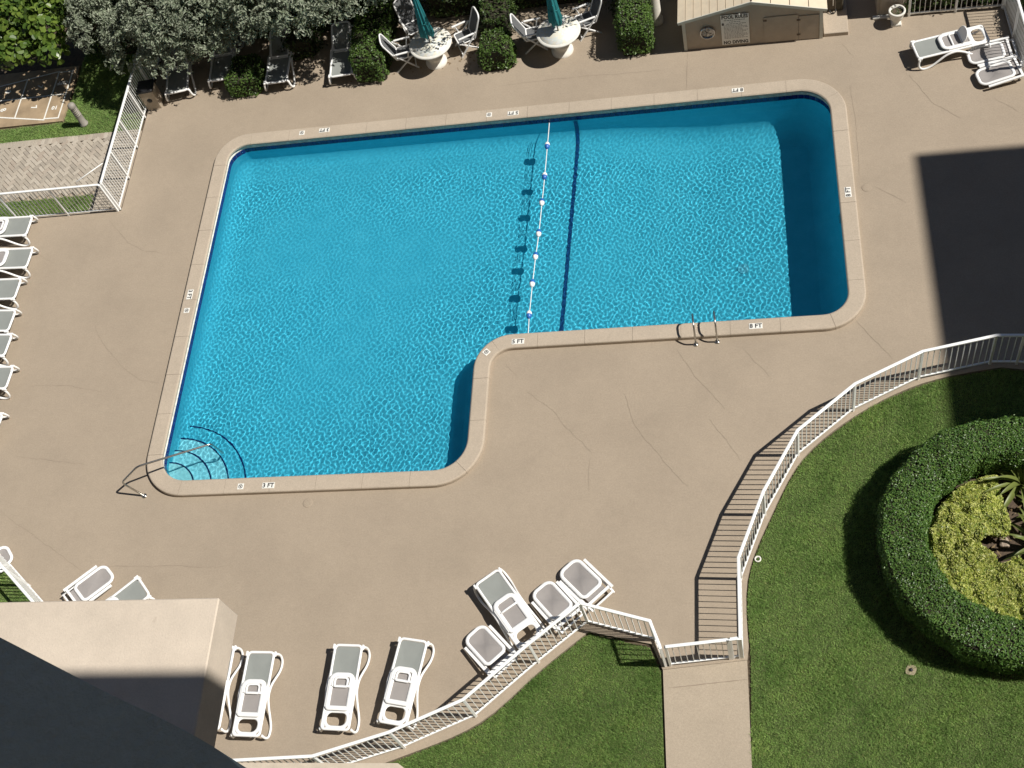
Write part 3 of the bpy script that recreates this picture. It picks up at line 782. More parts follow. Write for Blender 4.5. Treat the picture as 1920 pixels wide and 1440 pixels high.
def make_lounger(mode='folded', visor='flat'):
    """foot end at x=0, head end at x=1.9"""
    root = bpy.data.objects.new('sun_lounger', None); root.empty_display_size = 0.2; link(root)
    W = M['white_plastic']; zt = 0.36
    mb = MB(); mb.tube(rr_loop(0.0,1.90,-0.315,0.315,0.09,zt,5,0.07), 0.034, 8, closed=True, squash=0.85)
    for s in (-1,1):
        mb.bbox((0.035,s*0.345,zt), (0.12,0.05,0.05), 0.01)            # little horns at the foot end
    if mode == 'folded':
        mb.bbox((1.47,0,zt+0.004), (0.13,0.60,0.045), 0.015)
        # inner rim of the open head bay
        mb.tube(rr_loop(1.50,1.865,-0.270,0.270,0.15,zt+0.004,6,0.17), 0.045, 8, closed=True, squash=0.5)
    else:
        mb.bbox((0.95,0,zt-0.01), (0.06,0.60,0.03), 0.01)
    mb.build('frame', W, root)
    xe = 1.44 if mode == 'folded' else 1.0
    sl = sling_sheet(rr_loop(0.04,xe,-0.285,0.285,0.08,zt+0.008,4,0.03), zt, 0.02).build('seat_sling', M['sling'], root)
    for s in (-1,1):
        pts = [Vector((x,s*(0.415-0.17*z),z)) for x,z in LEGP]
        pts = smooth_path(pts, 3)
        MB().tube(pts, 0.031, 8, squash=0.9, up=(0,1,0)).build('leg', W, root)
    if mode == 'folded':
        zb = zt+0.062
        bk = MB(); bk.tube(rr_loop(0.70,1.45,-0.248,0.248,0.13,zb,6,0.05), 0.058, 8, closed=True, squash=0.42)
        bk.tube([Vector((0.96,s,zb+0.004+0.018*math.cos(s*5.6))) for s in (-0.25,-0.12,0,0.12,0.25)], 0.027, 6, squash=0.6)
        for s in (-1,1): bk.bbox((1.12,s*0.300,zb-0.01), (0.62,0.030,0.045), 0.008)
        b = bk.build('backrest', W, root)
        sling_sheet(rr_loop(0.73,1.43,-0.240,0.240,0.11,zb-0.004,4,0.03), zb, 0.01).build('back_sling', M['sling_warm'], b)
        v = MB()
        if visor == 'flat':
            v.tube(rr_loop(0.775,0.975,-0.150,0.150,0.07,zb+0.032,4,0.03), 0.028, 6, closed=True, squash=0.55)
            for s in (-1,1): v.bbox((0.87,s*0.205,zb+0.022), (0.19,0.03,0.03), 0.006)
        elif visor == 'up':
            T = Matrix.Translation((1.20,0,zb+0.02)) @ Matrix.Rotation(R_(-62),4,'Y')
            lp = [T @ p for p in rr_loop(0.0,0.30,-0.22,0.22,0.03,0.0,5,0.18)]
            v.tube(lp, 0.020, 6, closed=True, up=(1,0,0))
            c = sum(lp,Vector())/len(lp); v.add(lp+[c], [(i,(i+1)%len(lp),len(lp)) for i in range(len(lp))])
        if visor != 'none': v.build('visor', W, b)
    else:
        T = Matrix.Translation((1.0,0,zt+0.02)) @ Matrix.Rotation(R_(-24),4,'Y')
        b = MB().tube([T @ p for p in rr_loop(0.0,0.80,-0.27,0.27,0.05,0.0,6,0.13)], 0.033, 8, closed=True, squash=0.7).build('backrest', W, root)
        sh = sling_sheet([T @ p for p in rr_loop(0.02,0.77,-0.25,0.25,0.04,0.0,4,0.11)], 0, 0.01); sh.build('back_sling', M['sling'], b)
    return root
def place(o, foot, head, z=0.37, label=None, group=None, cat='sun lounger', Lh=1.9):
    f = G(*foot,z); hd = G(*head,z); d = (hd-f)
    o.location = (f.x,f.y,0.0); o.rotation_euler = (0,0,math.atan2(d.y,d.x))
    k = max(0.92,min(1.06,d.length/Lh)); o.scale = (k,k,k) if Lh == 1.9 else (1,1,1)
    return tag(o, label, cat, group)
GL = 'white sun loungers on the deck'
lf = make_lounger('folded','flat'); first = True
def nl(src):
    return copy_tree(src)
place(lf, (489,1222), (460,1376), label='sun lounger with flat visor, second from the roof slab in the lower row', group=GL)
place(nl(lf), (653,1209), (627,1363), label='sun lounger third from the roof slab in the lower row, standing alone', group=GL)
place(nl(lf), (775,1199), (736,1350), label='sun lounger at right end of the lower row, its head under the fence rail', group=GL)
place(nl(lf), (414,1211), (384,1366), label='sun lounger in the lower row half hidden behind the cream roof slab', group=GL)
ln = make_lounger('folded','none')
place(ln, (912,1081), (988,1189), label='sun lounger standing slantwise between folded chairs by the lower fence', group=GL)
lu = make_lounger('folded','up')
place(lu, (1716,93), (1826,66), label='sun lounger with its visor tipped up beside the flower pot', group=GL)
ll = [((66,422),'topmost in the left row, right below the picket fence',-2.0),((67,482),'second from the top in the left row',-2.5),((45,540),'third from the top in the left row',-2.5),
      ((34,600),'fourth from the top in the left row, set close to the next',-4.0),((27,646),'fifth from the top in the left row, under its close neighbour',-4.0),((30,707),'sixth from the top in the left row',-3.0),((9,797),'last in the left row, only its foot tip in view',-6.0)]
for (p,t,ang) in ll:
    o = nl(lf if ll.index((p,t,ang)) % 2 == 0 else ln); q = G(p[0],p[1],0.37); o.location = (q.x-0.19,q.y,0); o.rotation_euler = (0,0,math.pi+R_(ang)); o.scale = (1,1,1)
    tag(o, 'sun lounger '+t, 'sun lounger', GL)
o = nl(ln); place(o, (268,1098), (150,1190), label='sun lounger just above the cream roof slab, mostly hidden by it', group=GL)
# loungers in the shade of the trees, backs raised
lr = make_lounger('reclined')
tl_ = [((331,172),(338,84),'nearest the bin, under the silver tree'),((412,149),(424,66),'second from the bin under the silver tree, its foot showing'),((517,154),(531,68),'third from the bin, between two bushes in the shade'),((639,141),(646,52),'right end of the shaded row, left of the patio tables')]
for i,(f,hd,t) in enumerate(tl_):
    o = lr if i == 0 else nl(lr)
    place(o, f, hd, label='shaded sun lounger '+t, group='sun loungers under the trees')
    o.scale = (1,1,1)

# ---------------------------------------------------------------- folding chairs
def make_folded_chair():
    root = bpy.data.objects.new('folded_chair', None); link(root); W = M['white_plastic']
    tilt = Matrix.Rotation(R_(-7),4,'Y')
    def T(v): return tilt @ Vector(v)
    b = MB().tube([T(p) for p in rr_loop(0.0,0.80,-0.245,0.245,0.15,0.13,6,0.10)], 0.040, 8, closed=True, squash=0.6).build('backrest', W, root)
    sling_sheet([T(p) for p in rr_loop(0.04,0.76,-0.215,0.215,0.12,0.135,5,0.08)], 0, 0.008).build('back_sling', M['sling_warm'], b)
    for s in (-1,1):
        m = MB(); m.bar(T((0.14,s*0.335,0.125)), T((1.02,s*0.335,0.125)), 0.060, 0.030); m.build('arm', W, root)
        m = MB(); m.tube([T((0.30,s*0.285,0.075)),T((1.12,s*0.285,0.075))], 0.020, 6, squash=0.7); m.build('leg', W, root)
        m = MB(); m.tube([T((0.22,s*0.300,0.045)),T((1.06,s*0.300,0.045))], 0.018, 6, squash=0.7); m.build('leg', W, root)
    MB().add([T((0.80,-0.22,0.10)),T((0.93,-0.22,0.10)),T((0.93,0.22,0.10)),T((0.80,0.22,0.10))], [(0,1,2,3)]).build('seat_sling', M['sling_warm'], root)
    MB().bar(T((0.96,-0.30,0.11)), T((0.96,0.30,0.11)), 0.055, 0.03).build('crossbar', W, root)
    MB().bar(T((1.08,-0.30,0.07)), T((1.08,0.30,0.07)), 0.035, 0.03).build('crossbar', W, root)
    return root
fc = make_folded_chair(); GF = 'folded white chairs lying on the deck'
def place_fc(o, a, b, label, s=1.0):
    f = G(*a,0.15); e = G(*b,0.15); d = e-f; o.location = (f.x,f.y,0.0); o.rotation_euler = (0,0,math.atan2(d.y,d.x)); o.scale = (s,s,s)
    tag(o, label, 'chair', GF)
place_fc(fc, (888,1186), (946,1250), 'folded chair at the left end of the group by the lower fence')
place_fc(nl(fc), (1014,1102), (1074,1170), 'folded chair right of the slanting lounger, under the fence apex')
place_fc(nl(fc), (1065,1062), (1130,1128), 'folded chair nearest the pool above the fence apex', 1.03)
place_fc(nl(fc), (203,1072), (140,1126), 'folded chair left of the lounger above the cream roof slab')
place_fc(nl(fc), (16,1036), (-60,1090), 'folded chair tip cut off by the left edge above the fence end')
place_fc(nl(fc), (1818,106), (1906,92), 'folded chair behind in the pair at upper right, striped by fence shadow')
place_fc(nl(fc), (1836,146), (1925,124), 'folded chair in front in the pair at upper right, nearest the frame edge')

def make_chair():
    """upright folding armchair, facing +x, base centre at the origin"""
    root = bpy.data.objects.new('patio_chair', None); link(root); W = M['white_plastic']
    B = Matrix.Translation((-0.20,0,0.43)) @ Matrix.Rotation(R_(-70),4,'Y') @ Matrix.Rotation(math.pi,4,'Z')
    Bk = lambda p: Vector((-0.20-0.30*p[0]*1.0, p[1], 0.42+0.95*p[0]*0.75+p[2]))
    lp = [Bk(p) for p in rr_loop(0.0,0.98,-0.245,0.245,0.06,0.0,6,0.16)]
    b = MB().tube(lp, 0.024, 8, closed=True, up=(1,0,0.3)).build('backrest', W, root)
    s2 = [Bk(p) for p in rr_loop(0.03,0.95,-0.225,0.225,0.05,0.0,5,0.14)]
    c = sum(s2,Vector())/len(s2); MB().add(s2+[c], [(i,(i+1)%len(s2),len(s2)) for i in range(len(s2))]).build('back_sling', M['sling_dark'], b)
    st = MB().tube(rr_loop(-0.22,0.26,-0.235,0.235,0.05,0.43,5), 0.022, 8, closed=True, squash=0.8).build('seat', W, root)
    sling_sheet(rr_loop(-0.20,0.24,-0.22,0.22,0.04,0.435,4), 0, 0.015).build('seat_sling', M['sling_dark'], st)
    for s in (-1,1):
        MB().bbox((0.02,s*0.285,0.665), (0.46,0.055,0.028), 0.01).build('arm', W, root)
        MB().bar((0.16,s*0.27,0.65), (0.10,s*0.25,0.43), 0.035, 0.025).build('arm_support', W, root)
        MB().bar((-0.26,s*0.27,0.66), (0.30,s*0.27,0.0), 0.040, 0.028).build('leg', W, root)
        MB().bar((0.20,s*0.25,0.44), (-0.32,s*0.25,0.0), 0.040, 0.028).build('leg', W, root)
    MB().bar((0.24,-0.26,0.08), (0.24,0.26,0.08), 0.03, 0.03).build('stretcher', W, root)
    return root
ch = make_chair(); GC = 'upright white chairs at the patio tables'
def place_chair(o, px, ang, label):
    p = G(*px,0.43); o.location = (p.x,p.y,0); o.rotation_euler = (0,0,R_(ang)); tag(o, label, 'chair', GC)
place_chair(ch, (757,98), 12, 'patio chair left of the left table, its back to a bush')
place_chair(nl(ch), (872,68), 205, 'patio chair right of the left table, beside a clipped bush')
place_chair(nl(ch), (776,49), -58, 'patio chair behind the left table, partly behind its umbrella')
place_chair(nl(ch), (1000,63), 8, 'patio chair left of the right table, dappled by sun')
place_chair(nl(ch), (1098,36), 200, 'patio chair right of the right table, legs in the sun')

# ---------------------------------------------------------------- patio tables and closed umbrellas
def mosaic_material():
    N = Nodes('mosaic_top'); c = N.coord('Object')
    v = N.n('ShaderNodeTexVoronoi'); v.inputs['Scale'].default_value = 16.0; N.l(c, v.inputs['Vector'])
    sep = N.n('ShaderNodeSeparateColor'); N.l(v.outputs['Color'], sep.inputs[0])
    col = N.ramp(sep.outputs[0], [(0.0,(0.72,0.70,0.62)),(0.4,(0.78,0.74,0.60)),(0.7,(0.66,0.72,0.70)),(1.0,(0.74,0.74,0.72))])
    N.base(col); N.set(Roughness=0.4); return N.m
M['mosaic'] = mosaic_material(); M['cast'] = simple('cast_stone_white', (0.72,0.70,0.64), 0.8, 0.08, 7.0, bump=0.3)
M['teal'] = simple('teal_canvas', (0.010,0.165,0.180), 0.8, 0.15, 5.0, bump=0.3, bscale=200)
M['pole'] = simple('dark_pole', (0.05,0.05,0.05), 0.4)
def make_table():
    root = bpy.data.objects.new('patio_table', None); link(root)
    MB().lathe([(0.30,0.0),(0.30,0.07),(0.24,0.10),(0.20,0.16),(0.23,0.22),(0.23,0.27),(0.19,0.32),(0.22,0.38),(0.22,0.44),(0.18,0.50),(0.20,0.60),(0.34,0.67),(0.34,0.675)], (0,0,0), 28).build('pedestal', M['cast'], root)
    tp = MB().lathe([(0.30,0.672),(0.56,0.675),(0.60,0.690),(0.605,0.715),(0.59,0.735),(0.52,0.738),(0.0,0.738)], (0,0,0), 40).build('tabletop', M['cast'], root)
    MB().lathe([(0.525,0.7385),(0.525,0.7415),(0.0,0.7415)], (0,0,0), 40).build('mosaic_inlay', M['mosaic'], tp)
    return root
def make_umbrella():
    root = bpy.data.objects.new('closed_umbrella', None); link(root)
    MB().tube([(0,0,0.742),(0,0,2.62)], 0.019, 10).build('pole', M['pole'], root)
    mb = MB(); n = 48; prof_ = [(0.125,1.02),(0.165,1.10),(0.150,1.30),(0.120,1.62),(0.105,1.90),(0.080,2.20),(0.045,2.48),(0.012,2.58)]; vs = []
    r = random.Random(3); ph = [r.uniform(-0.25,0.25) for _ in range(9)]
    for j,(rad,z) in enumerate(prof_):
        for k in range(n):
            a = 2*math.pi*k/n
            f = 1+0.30*math.cos(8*a+ph[int(k/6)%9]*2+0.35*j)*(1-j/9)+0.10*math.cos(3*a+1)
            vs.append((rad*f*math.cos(a), rad*f*math.sin(a), z-(0.07*math.cos(4*a+0.7) if j == 0 else 0)))
    mb.add(vs, [(j*n+k,j*n+(k+1)%n,(j+1)*n+(k+1)%n,(j+1)*n+k) for j in range(len(prof_)-1) for k in range(n)], True)
    mb.build('canopy', M['teal'], root)
    MB().tube([(0.135*math.cos(R_(15*k)),0.135*math.sin(R_(15*k)),1.52+0.01*math.sin(R_(30*k))) for k in range(24)], 0.012, 6, closed=True).build('tie_strap', M['teal'], root)
    return root
tb = make_table(); ub = make_umbrella()
for i,(px,t) in enumerate((((806.6,80),'left'),((1046.6,57.5),'right'))):
    p = G(*px,0.738); o = tb if i == 0 else nl(tb); u = ub if i == 0 else nl(ub)
    o.location = (p.x,p.y,0); u.location = (p.x,p.y,0); u.rotation_euler.z = 1.1*i
    tag(o, 'round cast stone patio table dappled by leaf shadows, left of two' if i == 0 else 'round cast stone patio table, front half in full sun', 'table', 'round patio tables')
    tag(u, 'closed teal umbrella standing in the '+t+' patio table', 'umbrella', 'closed teal umbrellas')

# ---------------------------------------------------------------- equipment shed with sign and clock
s0 = G(1284,94.4,0); s1 = G(1542,71,0); sw = (s1-s0).length
shed = empty('equipment_shed', s0, math.atan2((s1-s0).y,(s1-s0).x), 'low tan gabled shed at the top edge carrying a pool rules sign', 'shed')
M['shed'] = simple('shed_paint_tan', (0.40,0.34,0.27), 0.75, 0.06, 6.0)
M['shed_trim'] = simple('shed_trim_grey', (0.56,0.55,0.48), 0.7, 0.05)
M['shed_roof'] = simple('shed_roof_cream', (0.66,0.56,0.42), 0.8, 0.07, 5.0)
EH, RH, DP = 1.02, 1.46, 3.2; xr = sw*0.50
mb = MB(); fr = [(0,0),(sw,0),(sw,EH),(xr,RH),(0,EH)]
mb.add([(x,y,z) for y in (0.0,DP) for x,z in fr], [(0,1,2,3,4),(9,8,7,6,5),(0,5,6,1),(1,6,7,2),(2,7,8,3),(3,8,9,4),(4,9,5,0)])
wall = mb.build('wall', M['shed'], shed)
# roof: planks running with the ridge
def slope(xa,za,xb,zb,n,side):
    d = Vector((xb-xa,0,zb-za)); u = d.normalized(); nn = Vector((-u.z,0,u.x)); nn = nn if nn.z > 0 else -nn
    for k in range(n):
        a = Vector((xa,0,za))+d*(k/n); b = Vector((xa,0,za))+d*((k+1)/n)-u*0.016
        lift = nn*(0.016+0.012*(0.5 if side else 0.5)); t = nn*0.022
        p = [a+lift*0.5, b+lift*1.2, b+lift*1.2+t, a+lift*0.5+t]
        vs = [(q.x,y,q.z) for y in (-0.05,DP+0.1) for q in p]
        MB().add(vs, [(3,2,1,0),(4,5,6,7),(0,1,5,4),(1,2,6,5),(2,3,7,6),(3,0,4,7)]).build('roof_plank', M['shed_roof'], shed)
slope(-0.10,EH-0.02,xr,RH+0.01,9,0); slope(sw+0.10,EH-0.02,xr,RH+0.01,4,1)
for a,b in (((-0.10,EH-0.03),(xr,RH+0.012)),((xr,RH+0.012),(sw+0.10,EH-0.03))):
    MB().bar((a[0],-0.064,a[1]+0.012), (b[0],-0.064,b[1]+0.012), 0.026, 0.085).build('barge_board', M['shed_trim'], shed)
for x in (0.035,sw-0.035): MB().box((x,-0.012,EH/2-0.02), (0.085,0.022,EH-0.04)).build('corner_board', M['shed_trim'], shed)
# doors: two leaves in the right half
dx0 = sw*0.585; dx1 = sw*0.83
MB().box(((dx0+dx1)/2,-0.010,0.47), (dx1-dx0-0.012,0.022,0.86)).build('door', M['shed'], shed)
MB().box(((dx1+sw-0.09)/2,-0.010,0.44), (sw-0.09-dx1-0.012,0.022,0.80)).build('door', M['shed'], shed)
M['hinge'] = simple('rusty_hinge', (0.13,0.09,0.06), 0.7, 0.3, 30)
for x,z in ((dx1,0.22),(dx1,0.72),(dx0+0.03,0.80)): MB().box((x,-0.026,z), (0.09,0.012,0.045)).build('hinge', M['hinge'], shed)
# rules sign
sx0 = sw*(1356-1284)/258.0; sx1 = sw*(1408-1284)/258.0
sgn = empty('pool_rules_sign', s0, shed.rotation_euler.z, 'white rules board with black lettering on the shed wall', 'sign')
scx = (sx0+sx1)/2; sgw = sx1-sx0; sz0, sz1 = 0.10, 1.12; sgh = sz1-sz0
bd = MB().bbox((0,0,0), (sgw,sgh,0.015), 0.004).build('board', M['ceramic'], sgn); bd.location = (scx,-0.026,(sz0+sz1)/2); bd.rotation_euler = (R_(90),0,0)
M['ink'] = simple('sign_ink', (0.035,0.03,0.03), 0.7); M['ink_pale'] = simple('sign_ink_faded', (0.25,0.23,0.22), 0.8)
def put(body, size, x, y, m, align='CENTER', bold=0.0, wmax=None):
    me = text_mesh(body,size,m,bold=bold,align=align); o = bpy.data.objects.new('lettering', me)
    o.location = (x,y,0.0095)
    if wmax:
        w_ = max(v.co.x for v in me.vertices)-min(v.co.x for v in me.vertices); o.scale.x = wmax/max(w_,1e-3)
    link(o, bd); return o
put('POOL RULES', 0.155, 0, sgh*0.425, M['ink'], bold=0.006, wmax=sgw*0.93)
put('NO DIVING', 0.150, 0, -sgh*0.43, M['ink'], bold=0.006, wmax=sgw*0.88)
put('8', 0.11, -sgw*0.43, sgh*0.20, M['ink'], bold=0.006)
for k in range(14):      # the print too fine to read: broken lines of ink
    y = sgh*(0.325-0.062*k if k < 3 else 0.15-0.043*(k-3)); r_ = random.Random(k); x = -sgw*(0.38,0.20,0.30)[k] if k < 3 else -sgw*0.40
    mb = MB()
    while x < (sgw*(0.34,0.16,0.34)[k] if k < 3 else sgw*(0.40 if k % 3 else 0.25)):
        w_ = r_.uniform(0.02,0.07); mb.add([(x,y-0.008,0.0095),(x+w_,y-0.008,0.0095),(x+w_,y+0.008,0.0095),(x,y+0.008,0.0095)], [(0,1,2,3)]); x += w_+0.014
    mb.build('small_print', M['ink'] if k < 3 else M['ink_pale'], bd)
# wall clock
cx_ = sw*(1330-1284)/258.0; ck = empty('wall_clock', s0, shed.rotation_euler.z, 'round clock in a chrome rim on the shed wall left of the sign', 'clock')
rim = MB().lathe([(0.185,0.0),(0.205,0.02),(0.205,0.05),(0.19,0.07),(0.165,0.065),(0.16,0.03)], (0,0,0), 32).build('rim', simple('chrome_dark', (0.42,0.42,0.42), 0.12, 0.1, metallic=1.0), ck)
rim.location = (cx_,-0.005,0.58); rim.rotation_euler = (R_(90),0,0)
dial = MB().lathe([(0.163,0.024),(0.163,0.030),(0.0,0.030)], (0,0,0), 32).build('dial', M['ceramic'], rim)
MB().bar((0,0,0.034), (-0.055,0.085,0.034), 0.014, 0.004).build('hand', M['black'], rim)
MB().bar((0,0,0.036), (0.10,-0.03,0.036), 0.010, 0.004).build('hand', M['black'], rim)

# ---------------------------------------------------------------- small things along the top edge
M['white_cast'] = simple('white_column_paint', (0.70,0.66,0.58), 0.7, 0.08, 8.0)
p = G(1231,40,0); col = empty('stone_column', p, 0, 'white round column between the clipped hedge and the shed', 'column')
MB().lathe([(0.19,0.0),(0.19,0.10),(0.165,0.13),(0.155,0.16),(0.15,1.2),(0.145,2.4)], (0,0,0), 28).build('shaft', M['white_cast'], col)
MB().bbox((0,0,2.46), (0.42,0.42,0.12), 0.02).build('cap', M['white_cast'], col)
# plinth beside the shed and the dark cart on it
q0 = G(1545,58,0.12); q1 = G(1586,54,0.12)
pl = empty('concrete_plinth', (q0.x,q0.y,0), shed.rotation_euler.z, 'low concrete plinth against the right side of the shed', 'plinth')
MB().bbox((0.30,0.55,0.06), (0.62,1.3,0.12), 0.012).build('slab', M['coping'], pl)
M['olive'] = simple('olive_canvas', (0.060,0.052,0.035), 0.8, 0.3, 14.0, bump=0.4); M['olive2'] = simple('brown_canvas', (0.085,0.068,0.048), 0.8, 0.25, 14.0)
cp = G(1564,22,0.12); ct = empty('canvas_cart', (cp.x,cp.y+0.02,0.12), shed.rotation_euler.z, 'dark olive canvas cart with a strap standing on the plinth', 'cart')
MB().bbox((0,0.2,0.30), (0.46,0.40,0.56), 0.03).build('body', M['olive'], ct)
MB().bbox((0,0.2,0.61), (0.50,0.44,0.06), 0.02).build('lid', M['black'], ct)
MB().bbox((-0.06,-0.012,0.26), (0.20,0.035,0.34), 0.015).build('pocket', M['olive2'], ct)
MB().box((-0.03,-0.034,0.40), (0.025,0.012,0.34)).build('strap', M['ceramic'], ct)
MB().tube(bent([(-0.12,-0.02,0.10),(-0.10,-0.10,0.03),(0.02,-0.10,0.03),(0.04,-0.02,0.10)],0.04), 0.014, 6).build('handle', M['black'], ct)
MB().tube([(0.24,0.2,0.42),(0.36,0.2,0.42)], 0.022, 8).build('axle', M['black'], ct)
# tan cabinet
c0 = G(1644,31,0); cb = empty('utility_cabinet', (c0.x,c0.y,0), R_(-1), 'grey-tan utility cabinet with panelled front at the top edge', 'cabinet')
M['cab'] = simple('cabinet_paint', (0.33,0.29,0.24), 0.7, 0.08, 6.0)
MB().bbox((0.36,0.55,0.70), (0.72,1.1,1.40), 0.02).build('body', M['cab'], cb)
MB().bbox((0.36,-0.012,0.60), (0.58,0.024,1.05), 0.01).build('front_panel', M['cab'], cb)
MB().bbox((0.20,-0.06,0.03), (0.62,0.10,0.05), 0.01).build('sill', M['ceramic'], cb)
# flower pot
p = G(1680,44,0); pot = empty('flower_pot', p, 0, 'white footed stone flower pot with little left growing in it', 'pot')
MB().bbox((0,0,0.035), (0.25,0.25,0.07), 0.015).build('foot', M['cast'], pot)
pb = MB().lathe([(0.11,0.07),(0.09,0.11),(0.10,0.14),(0.155,0.20),(0.175,0.30),(0.185,0.38),(0.21,0.40),(0.215,0.44),(0.205,0.455),(0.165,0.455),(0.16,0.36)], (0,0,0), 32).build('bowl', M['cast'], pot)
MB().lathe([(0.163,0.37),(0.163,0.385),(0.0,0.395)], (0,0,0), 24).build('soil', M['soil'], pot)
mb = MB()
for k in range(26):
    a = rnd.uniform(0,6.28); r = rnd.uniform(0.02,0.12); l_ = rnd.uniform(0.04,0.10); b_ = rnd.uniform(0,6.28)
    v0 = Vector((r*math.cos(a),r*math.sin(a),0.385)); v1 = v0+Vector((math.cos(b_)*l_,math.sin(b_)*l_,0.03)); sd = Vector((-math.sin(b_),math.cos(b_),0))*0.015
    mb.add([v0,v0.lerp(v1,0.5)+sd,v1,v0.lerp(v1,0.5)-sd], [(0,1,2,3)])
M['weed'] = leafmat('weed_leaf', [(0.05,0.08,0.025),(0.09,0.10,0.04)]); mb.build('weeds', M['weed'], pot)
# litter bin with a black top
b0_ = G(291,205,0); bn = empty('litter_bin', (b0_.x,b0_.y,0), R_(6), 'square beige bin with a black top by the upper fence', 'bin')
MB().bbox((0,0.22,0.34), (0.44,0.44,0.68), 0.02).build('body', M['walk'], bn)
MB().bbox((0,0.22,0.71), (0.48,0.48,0.07), 0.02).build('lid', M['black'], bn)
e_ = MB().lathe([(0.075,0.0),(0.075,0.006),(0.0,0.006)], (0,0,0), 16).build('emblem', M['black'], bn); e_.location = (0.0,0.0,0.36); e_.rotation_euler = (R_(90),0,0)
# louvred bollard light
p = G(158,232,0); bl = empty('bollard_light', p, 0, 'grey louvred bollard light in the grass at upper left', 'light')
M['bollard'] = simple('bollard_grey', (0.27,0.25,0.22), 0.6, 0.12); M['louvre'] = simple('louvre_cream', (0.62,0.57,0.44), 0.5)
MB().lathe([(0.125,0.0),(0.125,0.03),(0.10,0.04),(0.10,0.36)], (0,0,0), 20).build('base', M['bollard'], bl)
MB().lathe([(0.075,0.36),(0.075,0.70)], (0,0,0), 16).build('core', M['louvre'], bl)
for k in range(5): MB().lathe([(0.07,0.400+0.066*k),(0.104,0.388+0.066*k),(0.104,0.396+0.066*k),(0.07,0.412+0.066*k)], (0,0,0), 20).build('louvre', M['bollard'], bl)
MB().lathe([(0.11,0.70),(0.115,0.73),(0.105,0.80),(0.06,0.84),(0.0,0.85)], (0,0,0), 20).build('cap', M['bollard'], bl)
# ring and sprinkler in the lawn
p = G(1421,1049,-0.03); o = MB().lathe([(0.050,0.0),(0.070,0.01),(0.070,0.035),(0.06,0.042),(0.045,0.04),(0.04,0.0)], (0,0,0), 20).build('valve_ring', M['cast']); o.location = p
tag(o, 'small white valve ring in the grass beside the curved fence', 'ring')
p = G(1708,1257,-0.04); sp_ = empty('sprinkler_head', p, 0, 'sprinkler head in a bare sandy patch of the right lawn', 'sprinkler')
MB().lathe([(0.035,0.0),(0.035,0.05),(0.02,0.06),(0.0,0.06)], (0,0,0), 14).build('head', M['black'], sp_)
mb = MB(); lpp = [(0.095*(1+0.10*math.sin(2*a+1)+0.16*math.sin(5.0*a+2)*math.sin(9*a))*math.cos(a), 0.11*(1+0.10*math.sin(2*a+1)+0.16*math.sin(5.0*a+2)*math.sin(9*a))*math.sin(a)) for a in [2*math.pi*k/30 for k in range(30)]]
M['sand'] = simple('sand_bare', (0.36,0.29,0.21), 0.95, 0.25, 30); mb.prism(lpp, -0.01, 0.03); mb.build('sand_collar', M['sand'], sp_)
# ---------------------------------------------------------------- paved path and shuffleboard court
def paver_material():
    N = Nodes('paver_tan'); oi = N.n('ShaderNodeObjectInfo'); c = N.coord('World')
    col = N.ramp(oi.outputs['Random'], [(0.0,(0.33,0.29,0.24)),(0.4,(0.42,0.37,0.30)),(0.75,(0.47,0.42,0.35)),(1.0,(0.37,0.31,0.25))])
    col = N.mix(1.0, col, N.ramp(N.noise(c, 30, 4), [(0.3,0.85),(0.7,1.08)]), 'MULTIPLY')
    N.base(col); N.set(Roughness=0.9); N.bump(N.noise(c,120,3),0.3,0.004); return N.m
M['paver'] = paver_material()
MB().poly([[(-40,20.68),(-17.12,20.68),(-17.12,23.62),(-40,23.62)]], -0.058).build('paved_path', M['joint'])
path_o = tag(bpy.data.objects['paved_path'], 'herringbone paved path outside the upper left fence', None, None, 'structure')
PLn, PWd = 0.236, 0.118
pav_me = MB().bbox((0,0,0), (PLn-0.008,PWd-0.008,0.05), 0.006).mesh('paver', M['paver'])
spots = []
def path_ok(x, y):
    if not (-24.5 < x < -17.16 and 20.74 < y < 23.40): return False
    return not (x < -18.0 and y < 21.42)
rot = Matrix.Rotation(R_(45),2)
for i in range(-40,40):
    for j in range(-40,40):
        k4 = (i-j) % 4
        if k4 == 0: u, a = Vector(((i+1)*PWd,(j+0.5)*PWd)), 0        # lying brick over cells (i,j),(i+1,j)
        elif k4 == 3: u, a = Vector(((i+0.5)*PWd,(j+1)*PWd)), 90     # standing brick over cells (i,j),(i,j+1)
        else: continue
        v = rot @ u; x, y = v.x-20.2, v.y+22.1
        if path_ok(x,y): spots.append((x,y,45+a))
for k in range(62):
    x = -17.28-k*(PWd); spots.append((x,23.525,90))
spots.sort(key=lambda s: (s[0]+19.2)**2+(s[1]-22.4)**2); rest = MB()
for k,(x,y,a) in enumerate(spots):
    mt = Matrix.Translation((x,y,-0.025+rnd.uniform(-0.002,0.002))) @ Matrix.Rotation(R_(a+rnd.uniform(-0.8,0.8)),4,'Z')
    if k < 298:
        o = bpy.data.objects.new('paver', pav_me); o.matrix_world = mt; link(o, path_o)
    else: rest.add([mt @ v.co for v in pav_me.vertices], [tuple(p.vertices) for p in pav_me.polygons])
tag(rest.build('paver_field', M['paver'], path_o), kind='stuff')

